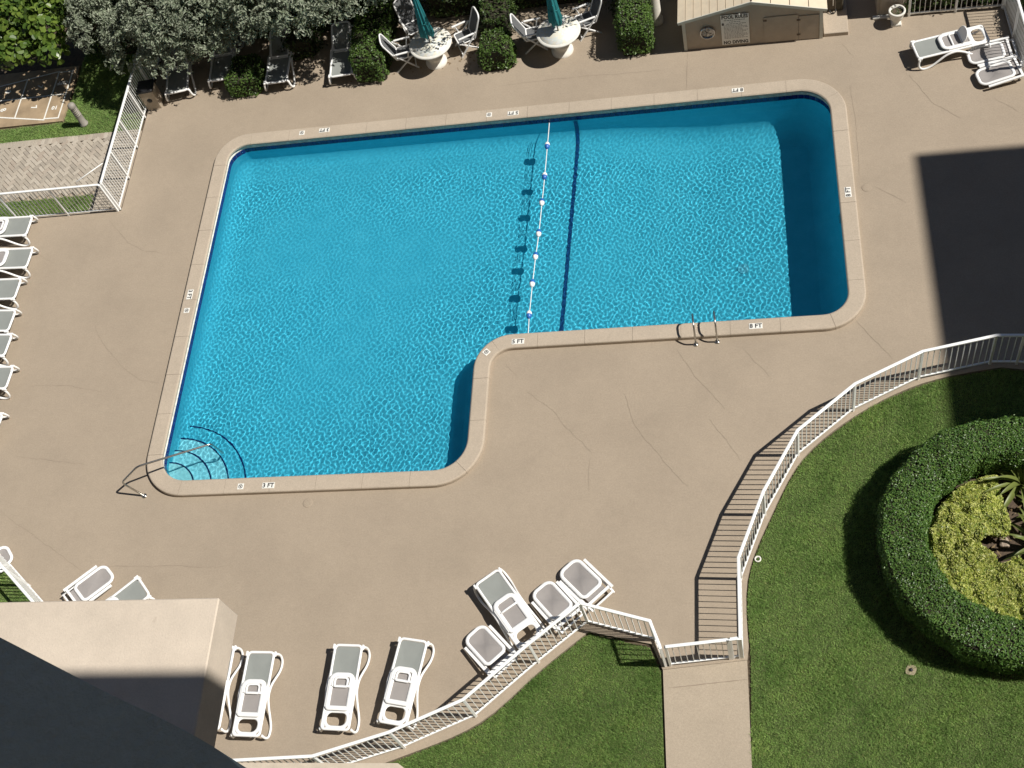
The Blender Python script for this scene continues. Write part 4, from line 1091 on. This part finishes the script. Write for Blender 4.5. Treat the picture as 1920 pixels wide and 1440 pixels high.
M['court'] = simple('court_concrete_stained', (0.33,0.245,0.155), 0.85, 0.30, 1.6, bump=0.2)
M['line'] = simple('court_line_white', (0.74,0.73,0.68), 0.8, 0.1, 20)
ct_o = MB().prism([(-34,24.28),(-19.80,24.28),(-19.80,26.50),(-34,26.50)], -0.08, -0.012).build('shuffleboard_court', M['court'])
tag(ct_o, 'stained shuffleboard court with white lines and numbers', None, None, 'structure')
def line(a, b, w=0.045):
    a = Vector(a); b = Vector(b); t = (b-a).normalized(); s = Vector((-t.y,t.x))*w/2
    o = MB().add([(*(a+s-t*w/2),-0.0075),(*(a-s-t*w/2),-0.0075),(*(b-s+t*w/2),-0.0075),(*(b+s+t*w/2),-0.0075)], [(0,1,2,3)]).build('court_line', M['line'], ct_o); o.location.z = 0.0006*len(ct_o.children)
xc, yc = -20.44, 25.37; apex = -25.3
line((xc,24.40),(xc,26.34)); line((xc,24.40),(apex,yc-0.06)); line((xc,26.34),(apex,yc+0.06)); line((-21.45,24.62),(-21.45,26.12)); line((apex,yc),(xc,yc)); line((-22.75,24.88),(-22.75,25.86))
line((xc,24.44),(-19.97,24.42)); line((-19.97,24.42),(-19.97,26.34)); line((xc,26.30),(-19.97,26.30)); line((-20.40,yc),(-19.99,yc),0.035)
def digit(b, x, y, size=0.26, a=-75):
    me = text_mesh(b, size, M['line'], bold=0.008); o = bpy.data.objects.new('lettering', me); o.location = (x,y,-0.0035); o.rotation_euler.z = R_(a); link(o, ct_o)
digit('7',-20.92,24.95); digit('7',-20.95,25.80,a=-100); digit('8',-21.95,24.98); digit('8',-22.0,25.72,a=-100); digit('10',-20.20,24.85,0.2,180); digit('OFF',-20.20,25.85,0.2,180)

# ---------------------------------------------------------------- grass
ring_c = Vector((4.62,9.97)); RO, RI, RT = 2.57, 1.66, 0.95
def circ(c, r, n=60): return [(c.x+r*math.cos(2*math.pi*k/n), c.y+r*math.sin(2*math.pi*k/n)) for k in range(n)]
grass_blades('grass', [p for p in lawn_r], [circ(ring_c, RO-0.12)], 8400, 'mown grass of the right lawn round the ring hedge', seed=2)
grass_blades('grass', [p for p in lawn_b], [], 9000, 'mown grass of the small lawn left of the walkway', seed=3, mat=M['grass_deep'])
nw_lawn = [(-24,23.60),(-17.16,23.60),(-17.16,27.5),(-19.72,27.5),(-19.72,24.20),(-24,24.20)]
MB().poly([nw_lawn], -0.05).build('lawn_ground', M['lawn_soil'])
tag(bpy.data.objects['lawn_ground.002'], 'earth under the grass strip by the bollard', None, None, 'structure')
grass_blades('grass', nw_lawn, [], 7000, 'grass strip between the paved path and the shuffleboard court', seed=4)
st_lawn = [(-24,20.80),(-18.02,20.80),(-18.02,21.36),(-24,21.36)]
MB().poly([st_lawn], -0.052).build('lawn_ground', M['lawn_soil'])
tag(bpy.data.objects['lawn_ground.003'], 'earth under the narrow strip behind the left fence', None, None, 'structure')
grass_blades('grass', st_lawn, [], 7000, 'narrow grass strip just behind the left fence', seed=5, mat=M['grass_deep'])
nrm = Vector((d_sw.y,-d_sw.x)); nrm = nrm if nrm.x < 0 else -nrm
A_, B_ = SW_A+nrm*0.10, SW_B+nrm*0.10
sw_l = [tuple(A_), tuple(B_), tuple(B_+nrm*3), tuple(A_+nrm*3)]
MB().poly([sw_l], 0.006).build('lawn_ground', M['lawn_soil'])
tag(bpy.data.objects['lawn_ground.004'], 'earth under the grass patch at the lower left edge', None, None, 'structure')
grass_blades('grass', sw_l, [], 4500, 'grass patch behind the fence at the lower left edge', seed=6, ztop=0.006)

# ---------------------------------------------------------------- foliage
def leaves(name, P, Nn, size, aspect, m, parent, seed=1, jit=0.6, shape=4, cup=0.12):
    """one mesh of flat leaf faces at points P facing roughly Nn"""
    r = np.random.default_rng(seed); P = np.asarray(P,float); n = len(P)
    N_ = np.asarray(Nn,float)+r.normal(0,jit,(n,3)); N_ /= np.linalg.norm(N_,axis=1)[:,None]+1e-9
    T = r.normal(0,1,(n,3)); T -= (T*N_).sum(1)[:,None]*N_; T /= np.linalg.norm(T,axis=1)[:,None]+1e-9
    B = np.cross(N_,T); L = size*r.uniform(0.65,1.3,n)[:,None]; W = L*aspect
    if shape == 4:
        V = np.stack([P-T*L*0.5, P+B*W*0.5+N_*L*cup, P+T*L*0.5, P-B*W*0.5+N_*L*cup],1); k = 4
        return np_mesh(name, V.reshape(-1,3), np.arange(n*4).reshape(-1,4), m, parent)
    A = np.linspace(0,2*np.pi,shape,endpoint=False); V = [P+T*L*0.5*math.cos(a)+B*W*0.5*math.sin(a)+N_*L*cup*abs(math.sin(a)) for a in A]
    V = np.stack(V+[P],1); F = []
    base = np.arange(n)[:,None]*(shape+1); idx = np.arange(shape)
    F = np.stack([base+idx, base+(idx+1)%shape, np.broadcast_to(base+shape,(n,shape))],-1).reshape(-1,3)
    return np_mesh(name, V.reshape(-1,3), F, m, parent, tri=True)
def rosettes(C, D, per, size, r, spread=0.75):
    """leaf points and normals for sprigs at C pointing along D"""
    n = len(C); Pn = []; Nn = []
    ax = D/ (np.linalg.norm(D,axis=1)[:,None]+1e-9)
    for k in range(per):
        v = r.normal(0,1,(n,3)); v -= (v*ax).sum(1)[:,None]*ax; v /= np.linalg.norm(v,axis=1)[:,None]+1e-9
        lift = r.uniform(0.0,1.0,(n,1)); d = v*spread+ax*lift; d /= np.linalg.norm(d,axis=1)[:,None]
        Pn.append(C+d*size*0.6); Nn.append(ax*0.9-v*lift*0.8)
    return np.concatenate(Pn), np.concatenate(Nn)
M['bark'] = simple('bark_grey', (0.13,0.105,0.08), 0.95, 0.3, 18.0, bump=0.6, bscale=40)
M['core'] = simple('hedge_core', (0.028,0.026,0.014), 1.0, 0.3, 20)  # dark filler for the inside of the hedges
M['silver'] = leafmat('silver_leaf', [(0.16,0.20,0.13),(0.24,0.28,0.195),(0.36,0.39,0.30),(0.19,0.23,0.14)], 0.5, 0.15)
M['grape'] = leafmat('seagrape_leaf', [(0.055,0.105,0.018),(0.10,0.175,0.028),(0.165,0.235,0.040),(0.085,0.15,0.03)], 0.35, 0.3)
M['box'] = leafmat('hedge_leaf', [(0.050,0.100,0.018),(0.075,0.140,0.026),(0.110,0.180,0.038),(0.060,0.115,0.022)], 0.42, 0.2)
M['ringleaf'] = leafmat('ring_hedge_leaf', [(0.050,0.118,0.022),(0.080,0.170,0.033),(0.140,0.235,0.050),(0.064,0.14,0.027)], 0.40, 0.15)
M['gold'] = leafmat('golden_leaf', [(0.26,0.33,0.04),(0.46,0.50,0.10),(0.68,0.68,0.26),(0.13,0.22,0.03),(0.54,0.56,0.14)], 0.45, 0.2)
M['shrub'] = leafmat('shrub_leaf', [(0.030,0.060,0.014),(0.050,0.088,0.020),(0.085,0.125,0.030)], 0.45, 0.2)

def lobe_points(c, r, n, rg, low=-0.45):
    d = rg.normal(0,1,(n*2,3)); d /= np.linalg.norm(d,axis=1)[:,None]; d = d[d[:,2] > low][:n]
    bump = 1+0.16*np.sin(4.0*d[:,0]+c[0]*3)*np.sin(4.4*d[:,1]+c[1]*2)+0.10*np.sin(9*d[:,0]+c[1])*np.sin(8*d[:,2]+c[0])
    rad = r*bump*np.clip(rg.normal(0.90,0.13,len(d)),0.45,1.12)
    sq = np.array([1,1,0.78]); return np.asarray(c)+d*rad[:,None]*sq, d
def tree(name, label, base, lobes, m, leaf, per=0, dens=330, aspect=0.45, trunk_r=0.09, seed=1, cat='tree', group=None, shape=4, low=-0.45, jit=0.6):
    root = empty(name, (base[0],base[1],0), 0, label, cat, group); rg = np.random.default_rng(seed); o0 = np.array([base[0],base[1],0.0])
    Pa = []; Na = []
    for (x,y,z,r) in lobes:
        n = int(dens*4*math.pi*r*r); C, D = lobe_points((x,y,z), r, n, rg, low)
        if per:
            nc = int(15*4*math.pi*r*r); cc, cd = lobe_points((x,y,z), r, nc, rg, low)
            k_ = rg.integers(0, len(cc), n); off_ = rg.normal(0,1,(n,3)); off_ /= np.linalg.norm(off_,axis=1)[:,None]
            off_ = off_+cd[k_]*0.8+np.array([0,0,0.35]); off_ /= np.linalg.norm(off_,axis=1)[:,None]
            C = cc[k_]+off_*(0.17*rg.uniform(0.55,1.1,n))[:,None]; D = off_
            Pn, Nn = rosettes(C, D*np.array([1,1,0.8])+np.array([0,0,0.5]), per, leaf, rg)
        else: Pn, Nn = C, D+np.array([0,0,0.4])
        Pa.append(Pn); Na.append(Nn)
    leaves('crown', np.concatenate(Pa)-o0, np.concatenate(Na), leaf, aspect, m, root, seed, jit, shape)
    mb = MB(); fork = Vector((0.05,0.0,0.55)); mb.tube([Vector((0,0,-0.1)),Vector((0.02,0.01,0.25)),fork], [trunk_r*1.3,trunk_r,trunk_r*0.9], 8)
    for (x,y,z,r) in lobes:
        e = Vector((x-base[0],y-base[1],z)); mid = fork.lerp(e,0.5)+Vector((0,0,0.15*e.length*0.3))
        mb.tube([fork,mid,e], [trunk_r*0.6,trunk_r*0.4,trunk_r*0.15], 6)
        for k in range(5):
            t = Vector((rnd.gauss(0,1),rnd.gauss(0,1),rnd.gauss(0.3,0.6))).normalized()*r*0.75
            mb.tube([e.lerp(mid,0.3),e+t*0.5,e+t], [trunk_r*0.2,trunk_r*0.12,trunk_r*0.05], 5)
    mb.build('trunk', M['bark'], root)
    return root
def LB(px, py, z, r): p = G(px,py,z); return (p.x,p.y,p.z,r)
GT = 'trees along the upper edge'
tree('silver_buttonwood', 'silver-leaved tree overhanging the upper left fence and bin', G(250,20,0), [LB(185,42,2.0,0.85),LB(250,80,1.6,0.75),LB(318,94,1.5,0.72),LB(300,20,2.6,1.0),LB(205,-30,2.6,1.0),LB(380,70,1.5,0.72),LB(330,50,2.0,0.8),LB(365,-5,2.6,0.95),LB(300,-60,2.8,1.0)], M['silver'], 0.115, 6, 66, 0.42, 0.10, 11, group=GT)
tree('silver_buttonwood', 'silver-leaved tree overhanging the shaded loungers at upper centre', G(520,-20,0), [LB(434,42,1.7,0.72),LB(490,24,1.9,0.75),LB(470,0,2.4,0.8),LB(552,10,2.3,0.75),LB(612,4,2.3,0.66),LB(660,-10,2.3,0.62),LB(430,-35,2.7,0.95),LB(520,-50,2.7,0.95),LB(610,-60,2.6,0.9),(-9.1,25.9,2.7,0.7),(-8.7,26.6,2.9,0.8)], M['silver'], 0.115, 6, 66, 0.42, 0.10, 12, group=GT)
tree('sea_grape', 'sea grape with big round green leaves in the upper left corner', G(50,40,0), [LB(20,40,1.8,0.75),LB(85,45,1.8,0.70),LB(30,95,1.5,0.60),LB(95,95,1.4,0.50),LB(-30,70,1.7,0.8),LB(60,-20,2.0,0.9),LB(130,10,1.9,0.65),LB(-30,0,2.0,0.9)], M['grape'], 0.17, 0, 62, 0.92, 0.07, 13, shape=8, group=GT)
# crowns just above the picture's top edge: they dapple the tables
tree('shade_tree', 'leafy tree beyond the top edge dappling the left patio table', (-5.3,27.6,0), [(-6.5,25.15,3.3,0.60),(-6.9,25.75,3.3,0.60),(-6.1,26.2,3.5,0.7),(-5.3,26.9,3.9,0.85),(-7.9,26.2,3.0,0.6)], M['shrub'], 0.10, 0, 85, 0.5, 0.08, 14, group='trees beyond the top edge')
tree('shade_tree', 'leafy tree beyond the top edge shading behind the right patio table', (-1.6,28.3,0), [(-2.8,25.62,3.3,0.62),(-3.3,26.3,3.1,0.7),(-2.5,27.0,3.2,0.85),(-1.6,27.9,4.2,1.0),(-2.7,28.2,3.8,0.9)], M['shrub'], 0.10, 0, 190, 0.5, 0.08, 15, group='trees beyond the top edge')

for i,x in enumerate((-18.5,-12.5,-6.0)):  # unseen trees added to block the northern sky and deepen the shade
    tree('sky_block_tree', ('added unseen tree blocking the sky behind the sea grape','added unseen tree blocking the sky behind the silver trees','added unseen tree blocking the sky behind the patio tables')[i], (x,30.5,0),
         [(x-1.6,29.6,4.2,1.6),(x+1.4,29.4,4.6,1.7),(x,30.6,6.0,2.0),(x+0.2,30.0,2.6,1.6)], M['shrub'], 0.22, 0, 34, 0.5, 0.16, 60+i, group='trees beyond the top edge')
def box_points(dim, n, rg, rough=0.03):
    """points and normals over the sides and top of a rounded box, base centre at the origin"""
    lx, ly, h = dim; areas = np.array([lx*ly, lx*h, lx*h, ly*h, ly*h]); cnt = (n*areas/areas.sum()).astype(int); P = []; N_ = []
    for k,c in enumerate(cnt):
        u = rg.uniform(-0.5,0.5,c); v = rg.uniform(-0.5,0.5,c)
        if k == 0: p = np.stack([u*lx,v*ly,np.full(c,h)],-1); nn = (0,0,1)
        elif k < 3: s = -1 if k == 1 else 1; p = np.stack([u*lx,np.full(c,s*ly/2),(v+0.5)*h],-1); nn = (0,s,0.35)
        else: s = -1 if k == 3 else 1; p = np.stack([np.full(c,s*lx/2),u*ly,(v+0.5)*h],-1); nn = (s,0,0.35)
        P.append(p); N_.append(np.broadcast_to(nn,(c,3)))
    P = np.concatenate(P); N_ = np.concatenate(N_).copy()
    # rounded corners and an uneven clip
    m = np.array([lx/2,ly/2,h/2]); q = (P-[0,0,h/2])/m; e = np.sort(np.abs(q),1)
    f = 1-0.10*np.clip(e[:,1]-0.75,0,1)/0.25-0.05*np.clip(e[:,0]-0.75,0,1)/0.25
    P = (P-[0,0,h/2])*f[:,None]+[0,0,h/2]
    w = rough*(np.sin(7*P[:,0]+1.3)*np.sin(6*P[:,1]+0.4)+np.sin(9*P[:,2]+P[:,0]*3))
    return P+N_*(w+rg.normal(0,rough*0.8,len(P)))[:,None], N_
def hedge(name, label, c, dim, rz, m, dens, leaf, seed, group, cat='hedge', rough=0.03, aspect=0.55):
    root = empty(name, (c[0],c[1],0), rz, label, cat, group); rg = np.random.default_rng(seed)
    a = dim[0]*dim[1]+2*dim[2]*(dim[0]+dim[1]); P, N_ = box_points(dim, int(a*dens), rg, rough)
    leaves('foliage', P, N_+np.array([0,0,0.25]), leaf, aspect, m, root, seed, 0.55)
    MB().bbox((0,0,dim[2]*0.46), (dim[0]*0.88,dim[1]*0.94,dim[2]*0.92), 0.05).build('light_block_core', M['core'], root)  # solid dark core added so light doesn't pass through the leaves
    return root
GH = 'clipped hedges dividing the shaded bays'
for i,(x0,x1,hh,ly,t) in enumerate(((-14.46,-13.58,0.62,1.1,'low clipped bush between two shaded loungers'),(-10.72,-9.80,0.95,2.6,'dark clipped hedge between the loungers and the left table'),(-7.10,-6.22,0.76,0.80,'clipped cube hedge between the two patio tables'),(-3.27,-2.45,1.10,1.15,'tall clipped hedge left of the white column'))):
    hedge('clipped_hedge', t, ((x0+x1)/2,24.44+ly/2), (x1-x0,ly,hh), 0, M['box'], 620, 0.075, 20+i, GH, rough=0.035)
for i,(x0,x1,t) in enumerate(((-19.3,-14.9,'dark background hedge behind the silver tree on the left'),(-14.7,-9.2,'dark background hedge behind the shaded loungers'),(-9.0,-3.4,'dark background hedge behind the patio tables'))):
    hedge('background_hedge', t, ((x0+x1)/2,27.35), (x1-x0,1.3,1.7), 0, M['shrub'], 330, 0.10, 40+i, 'hedges along the top edge', rough=0.09)
hedge('background_hedge', 'dark glossy hedge behind the upper right fence', (5.9,25.75), (4.6,1.5,1.0), 0, M['shrub'], 420, 0.09, 47, 'hedges along the top edge', rough=0.08)
hedge('background_hedge', 'dark hedge outside the shaded fence at upper right', (7.6,23.9), (1.5,2.6,0.9), 0, M['shrub'], 300, 0.09, 48, 'hedges along the top edge', rough=0.08)
hedge('low_shrub', 'dark shrub between the two right loungers under the trees', (-12.55,26.2), (0.8,1.0,0.7), 0.2, M['shrub'], 420, 0.085, 49, None, 'shrub', 0.09)

hedge('background_shrub', 'loose dark shrub growing behind the cube hedge between the tables', (-6.75,26.2), (0.75,1.2,0.9), 0.1, M['shrub'], 380, 0.09, 50, None, 'shrub', 0.10)
hedge('background_shrub', 'loose dark shrub behind the tall hedge by the white column', (-2.9,26.3), (0.9,1.3,1.2), 0.0, M['shrub'], 380, 0.09, 51, None, 'shrub', 0.10)
# ---------------------------------------------------------------- ring bed on the right lawn
rg = np.random.default_rng(77)
rh = empty('ring_hedge', (ring_c.x,ring_c.y,0), 0, 'thick dark green hedge clipped into a ring on the right lawn', 'hedge')
n = 82000; th = rg.uniform(0,2*np.pi,n); u = rg.random(n)
prof_r = [(RO-0.10,0.0),(RO-0.02,0.30),(RO,0.72),(RO-0.07,RT-0.03),(RO-0.22,RT),(RI+0.20,RT),(RI+0.06,RT-0.04),(RI,0.70),(RI+0.03,0.10)]
seg = [math.dist(a,b) for a,b in zip(prof_r[:-1],prof_r[1:])]; cs = np.concatenate([[0],np.cumsum(seg)]); s_ = u*cs[-1]
rr = np.interp(s_, cs, [p[0] for p in prof_r]); zz = np.interp(s_, cs, [p[1] for p in prof_r])
k = np.clip(np.searchsorted(cs, s_, 'right')-1, 0, len(seg)-1); pr = np.array(prof_r); tg = (pr[1:]-pr[:-1])/np.array(seg)[:,None]; nr = np.stack([tg[:,1],-tg[:,0]],-1)[k]
wob = 0.022*np.sin(9*th+2*zz)+0.018*np.sin(23*th+7*rr)+rg.normal(0,0.018,n)
rr = rr+nr[:,0]*wob; zz = zz+nr[:,1]*wob
P = np.stack([rr*np.cos(th), rr*np.sin(th), zz],-1); N_ = np.stack([nr[:,0]*np.cos(th), nr[:,0]*np.sin(th), nr[:,1]+0.25],-1)
# leaves only where the ring is in or near the picture
vis = P[:,0] < 1.6
leaves('foliage', P[vis], N_[vis], 0.050, 0.55, M['ringleaf'], rh, 5, 0.5)
mb = MB(); pts = [Vector((0.5*(RO+RI)*math.cos(2*math.pi*k/64), 0.5*(RO+RI)*math.sin(2*math.pi*k/64), 0)) for k in range(64)]
hw_ = (RO-RI)/2-0.06
mb.sweep(pts, [(-hw_,-0.05),(-hw_,RT-0.12),(-hw_+0.1,RT-0.045),(hw_-0.1,RT-0.045),(hw_,RT-0.12),(hw_-0.08,-0.05)], closed=True); mb.build('light_block_core', M['core'], rh)  # solid dark ring inside the leaves, added to stop light
M['mulch'] = simple('mulch_brown', (0.085,0.06,0.04), 0.95, 0.5, 22, bump=0.8, bscale=45)
MB().lathe([(RO+0.06,-0.04),(RO-0.1,-0.030),(0.0,-0.028)], (0,0,0), 48, False).build('planting_bed', M['mulch'])
tag(bpy.data.objects['planting_bed'], 'mulched bed inside the ring hedge', None, None, 'structure').location = (ring_c.x,ring_c.y,0)
# golden ground cover
n = 42000; th = rg.uniform(R_(95),R_(300),n); ra = np.sqrt(rg.uniform(0.25**2,1.58**2,n))
edge = 0.42+0.14*np.sin(2.3*th+0.5)+0.10*np.sin(5*th); keep = ra > edge; th = th[keep]; ra = ra[keep]; n = len(th)
X = ra*np.cos(th); Y = ra*np.sin(th)
cl = np.stack([rg.uniform(-1.6,1.6,330), rg.uniform(-1.6,1.6,330)],-1); ch_ = rg.uniform(0.12,0.28,330); cr = rg.uniform(0.11,0.24,330)
dd = np.hypot(X[:,None]-cl[None,:,0], Y[:,None]-cl[None,:,1]); hgt = 0.16+np.max(ch_*np.clip(1-(dd/cr)**2*0.6,0,1),1)
bare = rg.random(n) < np.clip(0.55-np.max(np.clip(1.6-dd/cr,0,1),1)*1.2,0,0.5)
Z = hgt*np.clip((1.66-ra)/0.16,0.3,1)*(1-0.55*rg.random(n)**3); keep = ~bare; P = np.stack([X,Y,Z],-1)[keep]; r3 = rg.normal(0,0.4,(len(P),3)); r3[:,2] = 1
gc = leaves('golden_ground_cover', P, r3, 0.078, 0.62, M['gold'], None, 8, 0.45); gc.location = (ring_c.x,ring_c.y,0)
tag(gc, 'golden variegated ground cover inside the ring hedge', None, None, 'stuff')
# strap-leaved plants
M['strap'] = leafmat('strap_leaf', [(0.11,0.145,0.035),(0.16,0.20,0.05),(0.23,0.25,0.075)], 0.4, 0.25)
def strap_plant(name, label, c, n, L, seed):
    r = random.Random(seed); root = empty(name, (c[0],c[1],-0.02), 0, label, 'plant', 'strap-leaved plants in the ring bed')
    for k in range(n):
        a = k*2.399+r.uniform(-0.2,0.2); el = 0.35+0.95*(k/n); l_ = L*r.uniform(0.75,1.1); w = 0.045*r.uniform(0.8,1.25); vs = []; fs = []
        m_ = 7; p = Vector((0.02*math.cos(a),0.02*math.sin(a),0.03)); e_ = R_(80)-R_(50)*(1-k/n)
        for j in range(m_+1):
            t = j/m_; ww = w*(0.55+1.2*t)*(1-t)**0.55 if t < 1 else 0.001
            ww = w*math.sin(math.pi*(0.18+0.82*t))**0.8+0.001; sd = Vector((-math.sin(a),math.cos(a),0))
            up_ = Vector((-math.sin(e_)*math.cos(a),-math.sin(e_)*math.sin(a),math.cos(e_)))
            vs += [p-sd*ww+up_*ww*0.5, p, p+sd*ww+up_*ww*0.5]
            p = p+Vector((math.cos(e_)*math.cos(a),math.cos(e_)*math.sin(a),math.sin(e_)))*(l_/m_); e_ -= R_(r.uniform(6,15))
        for j in range(m_):
            fs += [(3*j,3*j+1,3*j+4,3*j+3),(3*j+1,3*j+2,3*j+5,3*j+4)]
        MB().add(vs, fs, True).build('leaf', M['strap'], root)
strap_plant('strap_leaf_plant', 'upright strap-leaved plant at the upper end of the ring bed', (4.98,11.42), 28, 1.05, 1)
strap_plant('strap_leaf_plant', 'strap-leaved plant at the frame edge reaching over golden leaves', (5.12,10.02), 18, 1.0, 2)
strap_plant('strap_leaf_plant', 'low strap-leaved plant at the frame edge near the bare stones', (5.30,10.75), 14, 0.65, 3)
# stones and litter in the bed
M['stone'] = simple('bed_stone', (0.34,0.27,0.21), 0.9, 0.25, 14)
def stone(c, s, seed, label):
    r = random.Random(seed); bm = bmesh.new(); bmesh.ops.create_icosphere(bm, subdivisions=2, radius=1.0)
    for v in bm.verts:
        f = 1+0.18*math.sin(3*v.co.x+seed)+0.15*math.sin(4*v.co.y+2*seed)+r.uniform(-0.05,0.05); v.co = Vector((v.co.x*s[0]*f,v.co.y*s[1]*f,v.co.z*s[2]*f))
    me = bpy.data.meshes.new('bed_stone'); bm.to_mesh(me); bm.free(); me.materials.append(M['stone'])
    o = link(bpy.data.objects.new('bed_stone', me)); o.location = (c[0],c[1],0.02); tag(o, label, 'stone', 'stones in the ring bed')
stone((4.48,10.45), (0.10,0.14,0.06), 1, 'pale upper stone beside the golden leaves')
stone((4.50,10.16), (0.13,0.10,0.05), 2, 'flat lower stone beside the golden leaves')
mb = MB(); r = random.Random(9)
for k in range(260):
    a = r.uniform(0,6.28); d = math.sqrt(r.random())*1.55; x = ring_c.x+d*math.cos(a); y = ring_c.y+d*math.sin(a); b = r.uniform(0,6.28); l_ = r.uniform(0.03,0.09); w = l_*0.35; z = r.uniform(-0.02,0.04)
    t = Vector((math.cos(b),math.sin(b),r.uniform(-0.3,0.3)))*l_; s = Vector((-math.sin(b),math.cos(b),r.uniform(-0.3,0.3)))*w; c = Vector((x,y,z+0.02))
    mb.add([c-t,c+s,c+t,c-s], [(0,1,2,3)])
M['litter'] = leafmat('dry_leaf', [(0.16,0.10,0.05),(0.26,0.19,0.10),(0.12,0.09,0.05)], 0.8, 0.1)
tag(mb.build('leaf_litter', M['litter']), 'dry leaves scattered over the bed', None, None, 'stuff')
# fallen leaves under the trees
mb = MB()
for k in range(320):
    x = r.uniform(-17.0,-6.5); y = 24.6+abs(r.gauss(0,0.9)); b = r.uniform(0,6.28); l_ = r.uniform(0.02,0.045); t = Vector((math.cos(b),math.sin(b),0.2))*l_; s = Vector((-math.sin(b),math.cos(b),0.1))*l_*0.45; c = Vector((x,y,0.014))
    mb.add([c-t,c+s,c+t,c-s], [(0,1,2,3)])
tag(mb.build('fallen_leaves', M['litter']), 'small fallen leaves on the deck under the trees', None, None, 'stuff')
